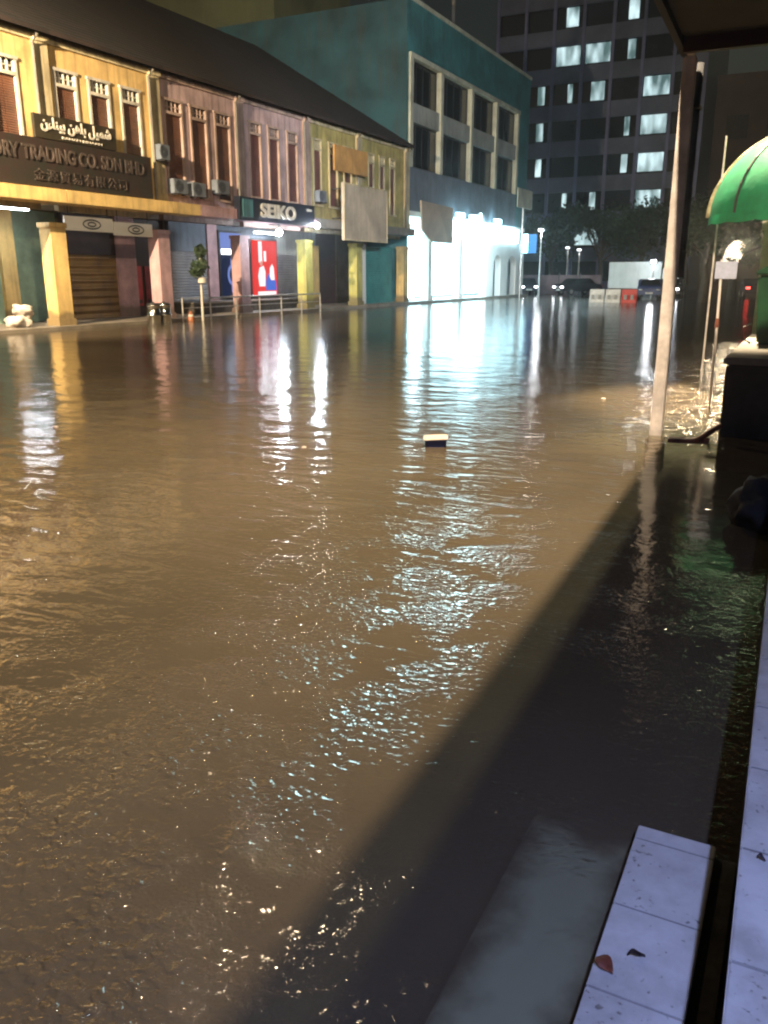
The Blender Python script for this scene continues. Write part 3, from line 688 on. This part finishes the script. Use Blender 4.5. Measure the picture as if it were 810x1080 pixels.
# ------------------------------------------------------------------ office tower across the junction
t = thing('office_tower', (-27, 112, 0), 'tall dark office tower with a grid of windows, some lit white', 'building')
TX = [-52.0 + 3.43*i for i in range(8)]; TX = [x for x in TX]
shift = -13.9 - TX[-1]; TX = [x+shift for x in TX]
ZP = 4.0; rows = 12; zc0 = 26.2 - 7*ZP
MB().box(TX[0], TX[-1], 105.3, 125, 0, 50).build('core_wall', 'navy', t)
for i, x in enumerate(TX): MB().box(x-.17, x+.17, 104.75, 105.29, 0, 50).build('mullion', 'tower', t)
for k in range(rows):
    z = zc0 + k*ZP
    mb = MB()
    for a, b in zip(TX, TX[1:]): mb.box(a+.17, b-.17, 104.9, 105.28, z-ZP/2-.85, z-ZP/2+.85)
    mb.build('floor_band', 'tower_band', t)
def lit_mat():
    m, nt, N, L = nmat('lit_office_window')
    out = N.new('ShaderNodeOutputMaterial'); e = N.new('ShaderNodeEmission'); tc = N.new('ShaderNodeNewGeometry')
    mp = N.new('ShaderNodeMapping'); mp.inputs['Scale'].default_value = (1.1, 1, .42); L.new(tc.outputs['Position'], mp.inputs['Vector'])
    n = N.new('ShaderNodeTexNoise'); n.inputs['Scale'].default_value = .9; n.inputs['Detail'].default_value = 1.5; L.new(mp.outputs['Vector'], n.inputs['Vector'])
    r = N.new('ShaderNodeValToRGB'); r.color_ramp.elements[0].position = .38; r.color_ramp.elements[0].color = (.07, .12, .12, 1); r.color_ramp.elements[1].position = .72; r.color_ramp.elements[1].color = (.62, .82, .85, 1)
    L.new(n.outputs['Fac'], r.inputs['Fac']); L.new(r.outputs['Color'], e.inputs['Color']); e.inputs['Strength'].default_value = 1.25
    L.new(e.outputs['Emission'], out.inputs['Surface']); return m
M['lit_office'] = lit_mat()
def colx(px): return min(range(len(TX)-1), key=lambda i: abs((TX[i]+TX[i+1])/2 - px))
lit = {}
for (x, k, f) in ((-26.5, 7, 1), (-30.5, 7, 1), (-26.5, 6, .55), (-30, 6, .2), (-31.8, 6, .3), (-31.5, 5, .3), (-19.8, 6, 1), (-19.8, 5, 1), (-19.8, 4, 1), (-19.8, 3, 1), (-27.5, 2, 1), (-30, 8, .5), (-23, 4, .25), (-23, 5, .2), (-23, 7, .3), (-33, 4, .25), (-30, 3, .2), (-23, 8, .4), (-26.5, 3, .25)):
    lit[(colx(x), k)] = f
for k in range(1, rows):
    z = zc0 + k*ZP
    for i, (a, b) in enumerate(zip(TX, TX[1:])):
        z0, z1 = z-ZP/2+.86, z+ZP/2-.86
        f = lit.get((i, k), 0)
        w = MB().box(a+.18, b-.18, 105.16, 105.24, z0, z1).build('window', 'dark_glass', t)
        if f:
            bb = MB()
            u0 = a+.3+(b-a-.6)*(1-f)*.7; u1 = u0+(b-a-.6)*f
            m_ = 3
            bb.box(u0, u1, 105.12, 105.155, z0+.2, z1-.1)
            bb.build('lit_pane', 'lit_office', w)
# brown building far right
t = thing('far_building', (-3, 120, 0), 'dim brown building beyond the green awning', 'building')
MB().box(-13.4, 14, 112, 130, 0, 24).build('wall', 'brown_far', t)
for k in range(3):
    for j in range(5): MB().box(-12+j*4.4, -9.6+j*4.4, 111.9, 111.99, 6+k*5.5, 8.6+k*5.5).build('window', 'dark_glass', t)

# ------------------------------------------------------------------ trees
def tree(x, y, h, r, label, seed, n=2600):
    rr = random.Random(seed)
    t = thing('tree', (x, y, 0), label, 'tree', 'dark trees beyond the junction')
    mb = MB(); top = h*.55
    mb.tube([(x, y, -.4), (x+.1, y, h*.2), (x-.1, y, top*.7), (x, y, top)], [.32, .26, .2, .12])
    cs = []
    for i in range(9):
        a = rr.uniform(0, 2*pi); q = rr.uniform(.25, .8)*r; z = rr.uniform(.5, .92)*h
        c = (x+q*cos(a), y+q*sin(a)*.8, z); cs.append(c)
        mb.tube([(x, y, rr.uniform(.3, .5)*h), ((x+c[0])/2, (y+c[1])/2, z*.85), c], [.12, .07, .03], 6)
    mb.build('trunk', 'bark', t)
    mb = MB()
    for c in cs + [(x, y, h*.75)]:
        k = rr.uniform(.28, .5)*r
        leafball(mb, c, (k*1.15, k*1.1, k*.75), n//10, .22, rr)
    mb.build('crown', 'leaf', t)
tree(-25.2, 88, 8.6, 4.2, 'dark tree just right of the teal block corner', 1)
tree(-20.5, 90, 9.4, 4.4, 'dark tree behind the pinkish hoarding', 2)
tree(-15.6, 86, 8.4, 4.6, 'dark tree above the white lorry', 3)
tree(-11.3, 84, 9.0, 4.4, 'dark tree seen behind the cream roof post', 4)
tree(-6.8, 60, 6.4, 2.6, 'dark tree between the roof posts and the green awning', 6)
tree(-5.6, 66, 6.2, 2.8, 'dark tree partly hidden by the green awning', 8)

# ------------------------------------------------------------------ far street objects
t = thing('hoarding_fence', (-22.5, 80, 0), 'pinkish hoarding fence across the far end of the street', 'fence')
mb = MB()
for k in range(6): mb.box(-30+k*2.0, -28.06+k*2.0, 80, 80.08, .02, 1.75)
mb.build('fence_panel', 'hoard', t)
for k in range(7): MB().box(-30.06+k*2.0, -29.98+k*2.0, 79.9, 80.1, -.3, 1.95).build('fence_post', 'dark_metal', t)

def barrier(x, m, label):
    t = thing('road_barrier', (x, 57, 0), label, 'barrier', 'water filled barriers in the flood')
    mb = MB(); mb.prism([(-.26, -.25), (.26, -.25), (.22, .2), (.10, .45), (.09, .84), (-.09, .84), (-.10, .45), (-.22, .2)], x-.48, x+.48, 'x')
    bmesh.ops.translate(mb.bm, verts=mb.bm.verts, vec=(0, 57, 0))
    mb.build('barrier_body', m, t, .02)
    for k in (-1, 1): MB().box(x+k*.22-.1, x+k*.22+.1, 56.73, 56.755, .2, .5).build('recess', 'grey_band', t)
    MB().box(x-.06, x+.06, 56.95, 57.05, .84, .9).build('filler_cap', 'dark_metal', t)
barrier(-13.05, 'white_plastic', 'white plastic barrier at the end farthest from the red one')
barrier(-12.0, 'white_plastic', 'white plastic barrier touching the red one')
barrier(-10.95, 'red_plastic', 'red plastic barrier beside the white ones')

def wheel(t, x, y, z, r, local=True, axis='x'):
    w = MB(); n = 16
    if axis == 'y': prof = [(x+r*cos(2*pi*i/n), z+r*sin(2*pi*i/n)) for i in range(n)]; w.prism(prof, y-.1, y+.1, 'y'); wo = w.build('wheel', 'black', t, local=True)
    else: prof = [(y+r*cos(2*pi*i/n), z+r*sin(2*pi*i/n)) for i in range(n)]; w.prism(prof, x-.1, x+.1, 'x'); wo = w.build('wheel', 'black', t, local=True)
    h = MB()
    if axis == 'y': h.prism([(x+r*.55*cos(2*pi*i/n), z+r*.55*sin(2*pi*i/n)) for i in range(n)], y-.115, y+.115, 'y')
    else: h.prism([(y+r*.55*cos(2*pi*i/n), z+r*.55*sin(2*pi*i/n)) for i in range(n)], x-.115, x+.115, 'x')
    h.build('rim', 'steel', wo, local=True)
E_head = emit('headlight_glow', (.92, .96, 1), 30); E_tail = emit('tail_glow', (1, .05, .04), 9)
def car(x, y, rz, paint, label, head=True, tail=False):
    t = thing('parked_car', (x, y, 0), label, 'car', 'cars at the far junction', rz)
    L_, W = 4.2, .84
    side = [(-2.1,.35),(-2.1,.85),(-1.95,.98),(-1.3,1.02),(-.75,1.45),(.75,1.47),(1.35,1.0),(1.95,.92),(2.1,.7),(2.1,.35)]
    MB().prism([(a, b) for a, b in side], -W, W, 'x').build('body', paint, t, .06, local=True)
    g = MB(); g.prism([(-1.15,1.03),(-.7,1.40),(.7,1.42),(1.18,1.03)], -W-.01, W+.01, 'x'); g.build('side_glass', 'dark_glass', t, local=True)
    g = MB(); g.face([(-.7,-1.34,1.04),(.7,-1.34,1.04),(.62,-.82,1.43),(-.62,-.82,1.43)]); g.build('windscreen', 'dark_glass', t, local=True)
    for sx in (-1, 1):
        for yy in (-1.3, 1.3): wheel(t, sx*.78, yy, .32, .32)
        MB().lathe([(.02, -.05), (.13, -.03), (.13, .03), (.02, .05)], (sx*.6, -2.12, .72), 12).build('headlight', E_head if head else 'white_trim', t, local=True)
        MB().box(sx*.62-.14, sx*.62+.14, 2.08, 2.14, .72, .86).build('tail_light', E_tail if tail else 'red', t, local=True)
    MB().box(-.26, .26, -2.14, -2.1, .42, .54).build('number_plate', 'white_trim', t, local=True)
    return t
car(-10.3, 70, R(4), 'car_dark', 'dark car with glaring white headlights just right of the cream post')
car(-24.3, 76.5, R(30), 'car_dark', 'dark car with small headlights before the left end of the hoarding fence')
car(-19.3, 76.5, R(-40), 'car_dark', 'dark car with headlights before the right end of the hoarding fence')
car(-11.2, 66, R(8), 'car_blue', 'blue car with its lights off, half hidden by the cream post', head=False)
car(-4.6, 74, R(190), 'car_dark', 'dark car showing red tail lights beyond the sign post', head=False, tail=True)

t = thing('lorry', (-14, 75, 0), 'white box lorry side on behind the plastic barriers', 'lorry')
MB().box(-16.1, -11.8, 74.0, 76.2, .65, 2.8).build('cargo_box', 'lorry_box', t, .04)
mb = MB(); mb.prism([(-11.7, .5), (-11.7, 2.3), (-10.9, 2.3), (-10.3, 1.4), (-10.1, 1.3), (-10.1, .5)], 74.1, 76.1, 'y'); mb.build('cab', 'lorry_box', t, .04)
mb = MB(); mb.prism([(-11.4, 1.4), (-11.4, 2.1), (-10.95, 2.1), (-10.5, 1.4)], 74.05, 74.09, 'y'); mb.build('cab_window', 'dark_glass', t)
MB().box(-16.0, -10.2, 74.3, 75.9, .45, .64).build('chassis', 'dark_metal', t)
off = Vector((-14, 75, 0))
for x in (-15.2, -10.9):
    for y in (74.25, 75.95): wheel(t, x-off.x, y-off.y, .35, .42, axis='y')

def lamp_post(x, y, h, label, power=120, e=40, col=(.9, .95, 1)):
    t = thing('street_lamp', (x, y, 0), label, 'street lamp')
    MB().tube([(x, y, -.4), (x, y, h*.6), (x, y, h)], [.08, .07, .05]).build('post', 'steel', t)
    MB().box(x-.12, x+.12, y-.35, y+.1, h, h+.1).build('lamp_head', 'dark_metal', t)
    MB().box(x-.16, x+.16, y-.36, y+.0, h-.18, h-.003).build('lamp_glass', emit('street_lamp_glow', col, e), t)
    light('lamp_light', 'POINT', (x, y-.2, h-.5), power, col, t, size=.2)
lamp_post(-12.2, 72.5, 2.9, 'short lamp with a white glare beside the white lorry', 160)
lamp_post(-21.9, 73.1, 5.55, 'white street lamp just off the corner of the teal block', 160, 18)
lamp_post(-22.4, 84, 4.4, 'small pale lamp among the trees, leftmost of the pair', 10, 2.5)
lamp_post(-21.3, 84.2, 4.2, 'small pale lamp among the trees, rightmost of the pair', 12, 3)

# ------------------------------------------------------------------ near side: porch, steps, posts
t = thing('porch', (0, 0, 0), 'white tiled porch floor edge at the lower right', 'porch')
mb = MB(); mb.box(.055, 3.5, -4, 9.6, -.5, .318); mb.build('porch_base', 'riser', t)
def tile_row(name, x0, x1, y0, y1, step, z, th, parent, bev=.004, g=.003):
    mb = MB(); y = y0
    while y < y1-1e-6:
        b = min(y+step, y1); mb.box(x0, x1, y+g/2, b-g/2, z-th, z); y = b
    return mb.build(name, 'tile', parent, bev)
tile_row('edge_tile', .040, .34, -4, 9.6, .40, .35, .03, t)
mb = MB(); mb.box(.345, 3.5, -4, 9.6, .319, .348); mb.build('floor_tile', 'tile', t)
mb = MB(); mb.box(.046, .34, -3.99, 9.59, .3185, .3485); mb.build('grout_bed', 'grout', t)
t.rotation_euler.z = R(1.1)
t = thing('step', (-.17, 0, 0), 'white tiled step tread lying just above the flood', 'step')
mb = MB(); mb.box(-.288, -.003, -4, 2.39, -.45, .018); mb.build('step_base', 'riser', t)
tile_row('tread_tile', -.299, -.065, -3.97, 2.40, .315, .05, .03, t, .003, .0025)
mb = MB(); mb.box(-.293, -.069, -3.98, 2.393, .0185, .0485); mb.build('grout_bed', 'grout', t)
for k, (y) in enumerate((-2,)):
    pass
t = thing('lower_step', (-.5, 0, -.1), 'pale lower step showing through the muddy water', 'step')
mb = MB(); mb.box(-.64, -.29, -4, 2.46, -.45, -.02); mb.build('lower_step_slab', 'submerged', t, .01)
# leaves and dirt on the tread
def leaf(x, y, z, L_, W_, rz, m, label):
    mb = MB(); n = 7; top = []; bot = []
    pts = []
    for i in range(n+1):
        u = i/n; w = W_*sin(pi*u**.8)*.5; zc = .010*sin(pi*u) + .004*sin(7*u)
        pts.append((L_*(u-.5), w, zc))
    bm = mb.bm; rows_ = []
    for (a, w, zc) in pts:
        rows_.append([bm.verts.new((a, -w, zc+.006)), bm.verts.new((a, 0, zc)), bm.verts.new((a, w, zc+.005))])
    for A_, B_ in zip(rows_, rows_[1:]):
        for k in range(2):
            try: bm.faces.new((A_[k], B_[k], B_[k+1], A_[k+1]))
            except ValueError: pass
    bmesh.ops.remove_doubles(bm, verts=bm.verts, dist=1e-5)
    ex = bmesh.ops.solidify(bm, geom=list(bm.faces), thickness=.0012)
    o = mb.build('leaf', m, smooth=True); o.location = (x, y, z); o.rotation_euler = (0, 0, rz)
    return tag(o, label, 'leaf')
leaf(-.270, 1.775, .053, .058, .045, R(-35), mat('dead_leaf', (.26, .07, .04), .6, .3, 30), 'reddish brown leaf on the front edge of the tiled step')
leaf(-.205, 1.845, .052, .045, .018, R(20), mat('dark_leaf', (.03, .018, .025), .6, .3, 30), 'small dark leaf on the tiled step')
leaf(.05, 1.97, .352, .020, .012, R(-20), mat('dark_scrap', (.06, .05, .07), .6, .3, 30), 'tiny dark scrap on the porch edge')

# roof over the porch with its posts
t = thing('porch_roof', (-1.5, 5.2, 3.9), 'dark porch roof overhanging the upper right corner', 'roof')
t.rotation_euler.z = R(1.7)
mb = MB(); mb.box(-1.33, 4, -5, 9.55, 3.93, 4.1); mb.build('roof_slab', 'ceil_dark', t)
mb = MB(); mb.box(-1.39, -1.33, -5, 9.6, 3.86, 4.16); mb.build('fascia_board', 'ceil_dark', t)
mb = MB()
for k in range(8): mb.box(-1.32, 4, -4.5+k*1.95, -4.42+k*1.95, 3.80, 3.928)
mb.build('rafter', 'dark_wood', t)
MB().box(3.0, 3.3, -5, 9.5, .35, 3.92).build('back_wall', 'concrete', t)
t = thing('roof_post', (-1.4, 9.3, 0), 'cream square roof post with a grey downpipe standing in the flood', 'post')
MB().box(-1.505, -1.375, 9.62, 9.71, -.4, 3.86).build('post_shaft', 'post_paint', t, .008)
MB().box(-1.54, -1.34, 9.59, 9.74, -.4, -.04).build('post_foot', 'riser', t, .01)
MB().box(-1.49, -1.39, 9.3, 9.66, 3.865, 3.92).build('top_plate', 'post_paint', t)
post = t
MB().tube([(-1.375, 9.86, 3.84), (-1.375, 9.86, 1.72)], .045, 12).build('downpipe', 'post_grey', post, smooth=True)
for z in (2.0, 3.4): MB().box(-1.45, -1.315, 9.713, 9.91, z, z+.03).build('clamp', 'dark_metal', post)

# kerb timbers, concrete block, bin
t = thing('timber_plank', (-1.05, 9.5, 0), 'wet red brown plank lying from the post foot to the dark planter', 'plank')
mb = MB(); mb.prism([(-1.24, 9.16), (-.84, 9.28), (-.84, 9.42), (-1.24, 9.32)], .015, .06, 'z'); mb.build('plank_board', 'brick_red', t, .006)
mb = MB(); mb.tube([(-.95, 9.22, .05), (-.86, 9.5, .10), (-.78, 9.75, .14)], .03, 8); mb.build('raised_batten', 'brick_red', t)
t = thing('planter_wall', (-.2, 11, 0), 'dark concrete planter block with a paler top', 'planter')
mb = MB(); mb.box(-.80, .9, 9.92, 14.0, -.4, .80); mb.build('block', mat('dark_block', (.035, .032, .03), .8, .4, 2, .4, 20), t, .02)
mb = MB(); mb.box(-.83, .92, 9.88, 14.03, .803, .88); mb.build('coping', 'concrete', t, .012)
t = thing('wheelie_bin', (-.45, 12.1, .88), 'dark green plastic bin standing on the planter block', 'bin')
mb = MB(); mb.prism([(-.63, .885), (-.25, .885), (-.18, 1.75), (-.70, 1.75)], 11.85, 12.4, 'y'); mb.build('bin_body', 'bin', t, .03)
mb = MB(); mb.prism([(-.73, 1.755), (-.15, 1.755), (-.16, 1.80), (-.3, 1.86), (-.6, 1.86), (-.72, 1.80)], 11.82, 12.45, 'y'); mb.build('lid', 'bin', t, .015)
mb = MB(); mb.tube([(-.72, 11.9, 1.15), (-.80, 11.9, 1.1), (-.80, 11.9, .95), (-.7, 11.9, .9)], .018, 6); mb.build('handle', 'black', t)
t = lump('rubbish_bag', (-.20, 6.35, .14), (.17, .28, .20), 'bag', 'dull grey rubbish bag slumped in shallow water under the porch roof', 'bag', 11)

# thin sign post in the water
t = thing('street_sign', (-1.18, 12.2, 0), 'small pale blue sign on a thin post beside the green awning', 'sign')
MB().tube([(-1.12, 12.1, -.3), (-1.15, 12.15, 1.0), (-1.18, 12.2, 1.95)], .017, 8).build('post', 'post_paint', t)
MB().box(-1.25, -.98, 12.165, 12.18, 1.70, 1.92).build('plate', mat('pale_blue_plate', (.42, .46, .62), .4, .2, 6), t, .003)
mb = MB(); mb.lathe([(.02, 0), (.03, .05), (.02, .14)], (-1.155, 12.16, 1.05), 8); mb.build('clip', 'brick_red', t)

# green dome awning
t = thing('dome_awning', (-.2, 14.4, 2.6), 'bright green dome awning with a cream scalloped edge', 'awning')
cx, cy, cz, ra, rz_ = -.15, 15.4, 2.66, 1.6, 1.36
def dome_pt(u, v, k=1.0):   # u: 0..pi around the front (from -x through -y to +x); v: 0 rim .. pi/2 crown
    return (cx - ra*k*cos(u)*cos(v), cy - ra*k*sin(u)*cos(v), cz + rz_*k*sin(v))
mb = MB(); nu, nv = 24, 12
grid = [[mb.bm.verts.new(dome_pt(pi*i/nu, (pi/2)*j/nv*.985)) for j in range(nv+1)] for i in range(nu+1)]
for i in range(nu):
    for j in range(nv): mb.bm.faces.new((grid[i][j], grid[i+1][j], grid[i+1][j+1], grid[i][j+1]))
mb.build('canvas', 'awning', t, smooth=True)
mb = MB()
n = 60
for i in range(n):
    u0, u1 = pi*i/n, pi*(i+1)/n
    d0, d1 = .12+.025*abs(sin(u0*9)), .12+.025*abs(sin(u1*9))
    p0, p1 = dome_pt(u0, 0, 1.006), dome_pt(u1, 0, 1.006)
    mb.face([p0, p1, (p1[0], p1[1], p1[2]-d1), (p0[0], p0[1], p0[2]-d0)])
mb.build('valance', 'awning', t)
mb = MB(); mb.tube([dome_pt(0, (pi/2)*j/14, 1.01) for j in range(15)], [.06-.0033*j for j in range(15)], 6); mb.build('edge_piping', 'awning_trim', t, smooth=True)
for k in range(1, 4): MB().tube([dome_pt(pi*k/4, (pi/2)*j/10*.98, 1.004) for j in range(11)], .022, 6).build('rib', 'dark_metal', t)
MB().tube([(-1.62, 15.35, -.3), (-1.62, 15.35, 3.9)], .016, 6).build('awning_pole', 'post_paint', t)
t = thing('arcade_pillar', (-.95, 17.5, 0), 'pale grey pillar standing behind the green bin', 'pillar')
MB().box(-1.02, -.62, 17.4, 17.8, -.3, 2.55).build('pillar_shaft', 'white_trim', t, .01); MB().box(-1.06, -.58, 17.36, 17.84, 2.55, 2.7).build('pillar_cap', 'white_trim', t)
# right hand shop row the awning is fixed to
t = thing('shop_row', (2, 30, 0), 'dim shop row running back behind the green awning', 'building')
MB().box(-.1, 6, 15.5, 60, 0, 8).build('wall', 'brown_far', t)
MB().box(-.105, -.1-.04, 18.5, 24, .3, 2.6).build('shutter', 'roller_grey', t)
t = thing('floodlight', (-2.3, 30, 2.4), 'warm glowing panel standing for a lit shop beyond the green awning', 'lamp')
mb = MB(); mb.prism([(-2.95, 2.0), (-2.5, 1.98), (-2.32, 2.3), (-2.25, 2.72), (-2.55, 2.85), (-2.8, 2.62)], 29.95, 30.08, 'y'); mb.build('glow_panel', emit('warm_panel_glow', (1, .86, .62), 1.6), t, .05)  # panel stands for a lit shop; the spot is added for the water
mb = MB(); rr = random.Random(9); leafball(mb, (-2.55, 29.4, 2.15), (.28, .2, .16), 60, .07, rr); leafball(mb, (-2.2, 29.4, 2.6), (.2, .2, .3), 60, .07, rr); mb.build('creeper', 'leaf', t)
mb = MB(); mb.tube([(-2.3, 30.1, 2.4), (-1.4, 30.3, 2.8), (-.1, 30.3, 2.9)], .04, 6); mb.build('arm', 'dark_metal', t)
light('added_spot', 'SPOT', (-2.3, 29.6, 2.6), 900, (1, .80, .52), t, size=.3, target=(-1.6, 12.0, 0), spot=40, blend=.8)

# floating tub
t = thing('floating_tub', (-3.42, 7.95, 0), 'dark blue tub with a pale foam lid floating in mid street', 'tub')
mb = MB()
def rrect(a, b, z, n=6, r=.03):
    pts = []
    for (sx, sy, a0) in ((1,1,0),(-1,1,90),(-1,-1,180),(1,-1,270)):
        for i in range(n+1):
            q = R(a0+90*i/n); pts.append((sx*(a-r)+r*cos(q), sy*(b-r)+r*sin(q), z))
    return pts
def loft(mb, secs):
    rings = [[mb.bm.verts.new(p) for p in s] for s in secs]
    n = len(rings[0])
    for A_, B_ in zip(rings, rings[1:]):
        for i in range(n): mb.bm.faces.new((A_[i], A_[(i+1)%n], B_[(i+1)%n], B_[i]))
    mb.bm.faces.new(rings[0][::-1]); mb.bm.faces.new(rings[-1])
loft(mb, [rrect(.10, .07, -.05), rrect(.118, .085, .078), rrect(.126, .090, .080), rrect(.126, .090, .086)]); mb.build('tub_body', 'blue_plastic', t, local=True)
mb = MB(); loft(mb, [rrect(.128, .093, .0865), rrect(.130, .094, .094), rrect(.122, .088, .102), rrect(.105, .07, .104)]); mb.build('lid', 'foam', t, local=True)
t.rotation_euler = (R(4), R(-3), R(24))

# small floating scraps catching the light
for i, (x, y, lab) in enumerate(((-7.9, 6.9, 'tiny pale scrap floating well left of the blue tub'), (-2.6, 12.2, 'tiny pale scrap floating left of the cream post'), (-4.6, 7.2, 'tiny pale scrap floating left of the blue tub'))):
    mb = MB(); loft(mb, [rrect(.022, .018, -.01, 3, .008), rrect(.03, .022, .012, 3, .008), rrect(.02, .014, .022, 3, .008)])
    o = mb.build('floating_scrap', 'foam'); o.location = (x, y, 0); o.rotation_euler = (0, 0, i)
    tag(o, lab, 'scrap', 'pale scraps floating in the flood')

# ------------------------------------------------------------------ street lamps above the frame
def high_lamp(x, y, h, base, label, power, col=WARM, size=.08, aim=None, cone=84, bl=.7):
    t = thing('street_lamp', (base[0], base[1], 0), label, 'street lamp', 'tall street lamps')
    MB().tube([(base[0], base[1], -.4), (base[0], base[1], h*.7), (base[0]*.7+x*.3, base[1]*.7+y*.3, h+.1), (x, y, h+.2)], [.1, .08, .06, .05]).build('post', 'steel', t)
    MB().box(x-.15, x+.15, y-.35, y+.35, h+.12, h+.25).build('lamp_head', 'dark_metal', t)
    if aim: light('lamp_light', 'SPOT', (x, y, h), power, col, t, size=size, target=aim, spot=cone, blend=bl)
    else: light('lamp_light', 'POINT', (x, y, h), power, col, t, size=size)
high_lamp(-1.7, 5.4, 9.5, (3.6, 5.4), 'tall warm street lamp arching over the porch roof', 11000, (1, .78, .52), aim=(-5, 13, 0), cone=165, bl=1)
t = thing('street_lamp', (-8.4, 12.6, 10), 'warm lamp hung on a span wire over the middle of the flooded street', 'street lamp', 'tall street lamps')
MB().tube([(-22.9, 9.4, -.4), (-22.9, 9.4, 11)], [.11, .07]).build('post', 'steel', t)
MB().tube([(3.4, 13.5, -.4), (3.4, 13.5, 11)], [.09, .07]).build('post', 'steel', t)
MB().tube([(-22.9, 9.4, 10.9), (-14.5, 10.7, 10.5), (-8.4, 12.6, 10.3), (-2, 12.9, 10.5), (3.4, 13.5, 10.9)], .012, 5).build('span_wire', 'black', t)
MB().lathe([(.05, .30), (.12, .28), (.25, .16), (.27, .12)], (-8.4, 12.6, 10), 14).build('lamp_head', 'dark_metal', t)
light('lamp_light', 'POINT', (-8.4, 12.6, 10), 460, (1, .77, .48), t, size=.1)
high_lamp(-2.0, 17, 9.5, (.6, 17), 'tall warm street lamp rising over the shop row beside the green awning', 40000, (1, .80, .52), size=.15, aim=(-1.0, 12.6, 0), cone=27, bl=1)
high_lamp(-18.5, 8.5, 9.5, (-21.6, 7.0), 'tall warm street lamp beyond the left edge', 42000, (1, .77, .48), aim=(-23.5, 26, 5))

for q in [o for o in bpy.data.objects if o.get('label') == 'tall warm street lamp rising over the shop row beside the green awning']:  # extra head and cool spot added to brighten the teal block and facades
    MB().tube([(.6, 17, 9.0), (-.2, 17.6, 9.7), (-1.5, 18.2, 9.8)], [.06, .05, .05]).build('added_arm', 'steel', q)
    MB().box(-1.7, -1.4, 18.0, 18.6, 9.72, 9.85).build('added_head', 'dark_metal', q)
    light('fill_light', 'SPOT', (-1.6, 18.3, 9.6), 27000, (.86, .94, 1), q, size=.15, target=(-22.6, 50, 8), spot=58, blend=.9)

# porch tube lamp behind the camera
t = thing('tube_lamp', (.9, -.6, 3.7), 'cool tube lamp under the porch roof behind the viewer', 'lamp')
MB().box(.84, .96, -1.25, .05, 3.70, 3.79).build('fitting', 'white_wall', t)
MB().tube([(.9, -1.2, 3.66), (.9, 0, 3.66)], .02).build('tube', emit('porch_tube_glow', (.62, .72, 1), 10), t)
light('tube_light', 'AREA', (.9, -.6, 3.62), 155, (.40, .50, 1), t, sx=.1, sy=1.2).rotation_euler = (0, 0, 0)

# ------------------------------------------------------------------ rainy air, haze added so bright lights bloom
def haze_mat():
    m, nt, N, L = nmat('haze_air'); out = N.new('ShaderNodeOutputMaterial'); v = N.new('ShaderNodeVolumePrincipled')
    v.inputs['Color'].default_value = (.85, .88, .9, 1); v.inputs['Density'].default_value = .0014; v.inputs['Anisotropy'].default_value = .86
    L.new(v.outputs['Volume'], out.inputs['Volume']); return m
tag(MB().box(-72, 20, -31, 152, -1.7, 54).build('haze', haze_mat()), kind='stuff')

# ------------------------------------------------------------------ sky, camera, render settings
W = bpy.data.worlds.new('World'); S.world = W; W.use_nodes = True
nt = W.node_tree; nt.nodes.clear()
out = nt.nodes.new('ShaderNodeOutputWorld'); bg = nt.nodes.new('ShaderNodeBackground'); sk = nt.nodes.new('ShaderNodeTexSky')
sk.sky_type = 'NISHITA'; sk.sun_disc = False; sk.sun_elevation = R(2); sk.sun_rotation = R(200)
bg.inputs['Strength'].default_value = .012
nt.links.new(sk.outputs['Color'], bg.inputs['Color']); nt.links.new(bg.outputs['Background'], out.inputs['Surface'])

cam = bpy.data.cameras.new('camera'); co = bpy.data.objects.new('camera', cam); COL.objects.link(co)
cam.sensor_fit = 'VERTICAL'; cam.sensor_height = 36; cam.lens = 870/1080*36
cam.clip_start = .05; cam.clip_end = 2000
P = math.atan(250/870); A = math.atan(460/math.hypot(870, 250))
co.location = (0, 0, 1.75); co.rotation_euler = (pi/2 - P, 0, A)
S.camera = co
S.view_settings.view_transform = 'Standard'; S.view_settings.look = 'None'; S.view_settings.gamma = 1; S.view_settings.exposure = .22
S.view_settings.use_curve_mapping = False
S.render.engine = 'CYCLES'
S.cycles.use_denoising = True
S.cycles.filter_width = 2.2
S.cycles.max_bounces = 6; S.cycles.transparent_max_bounces = 6
S.cycles.sample_clamp_indirect = 6
S.cycles.caustics_reflective = False; S.cycles.caustics_refractive = False
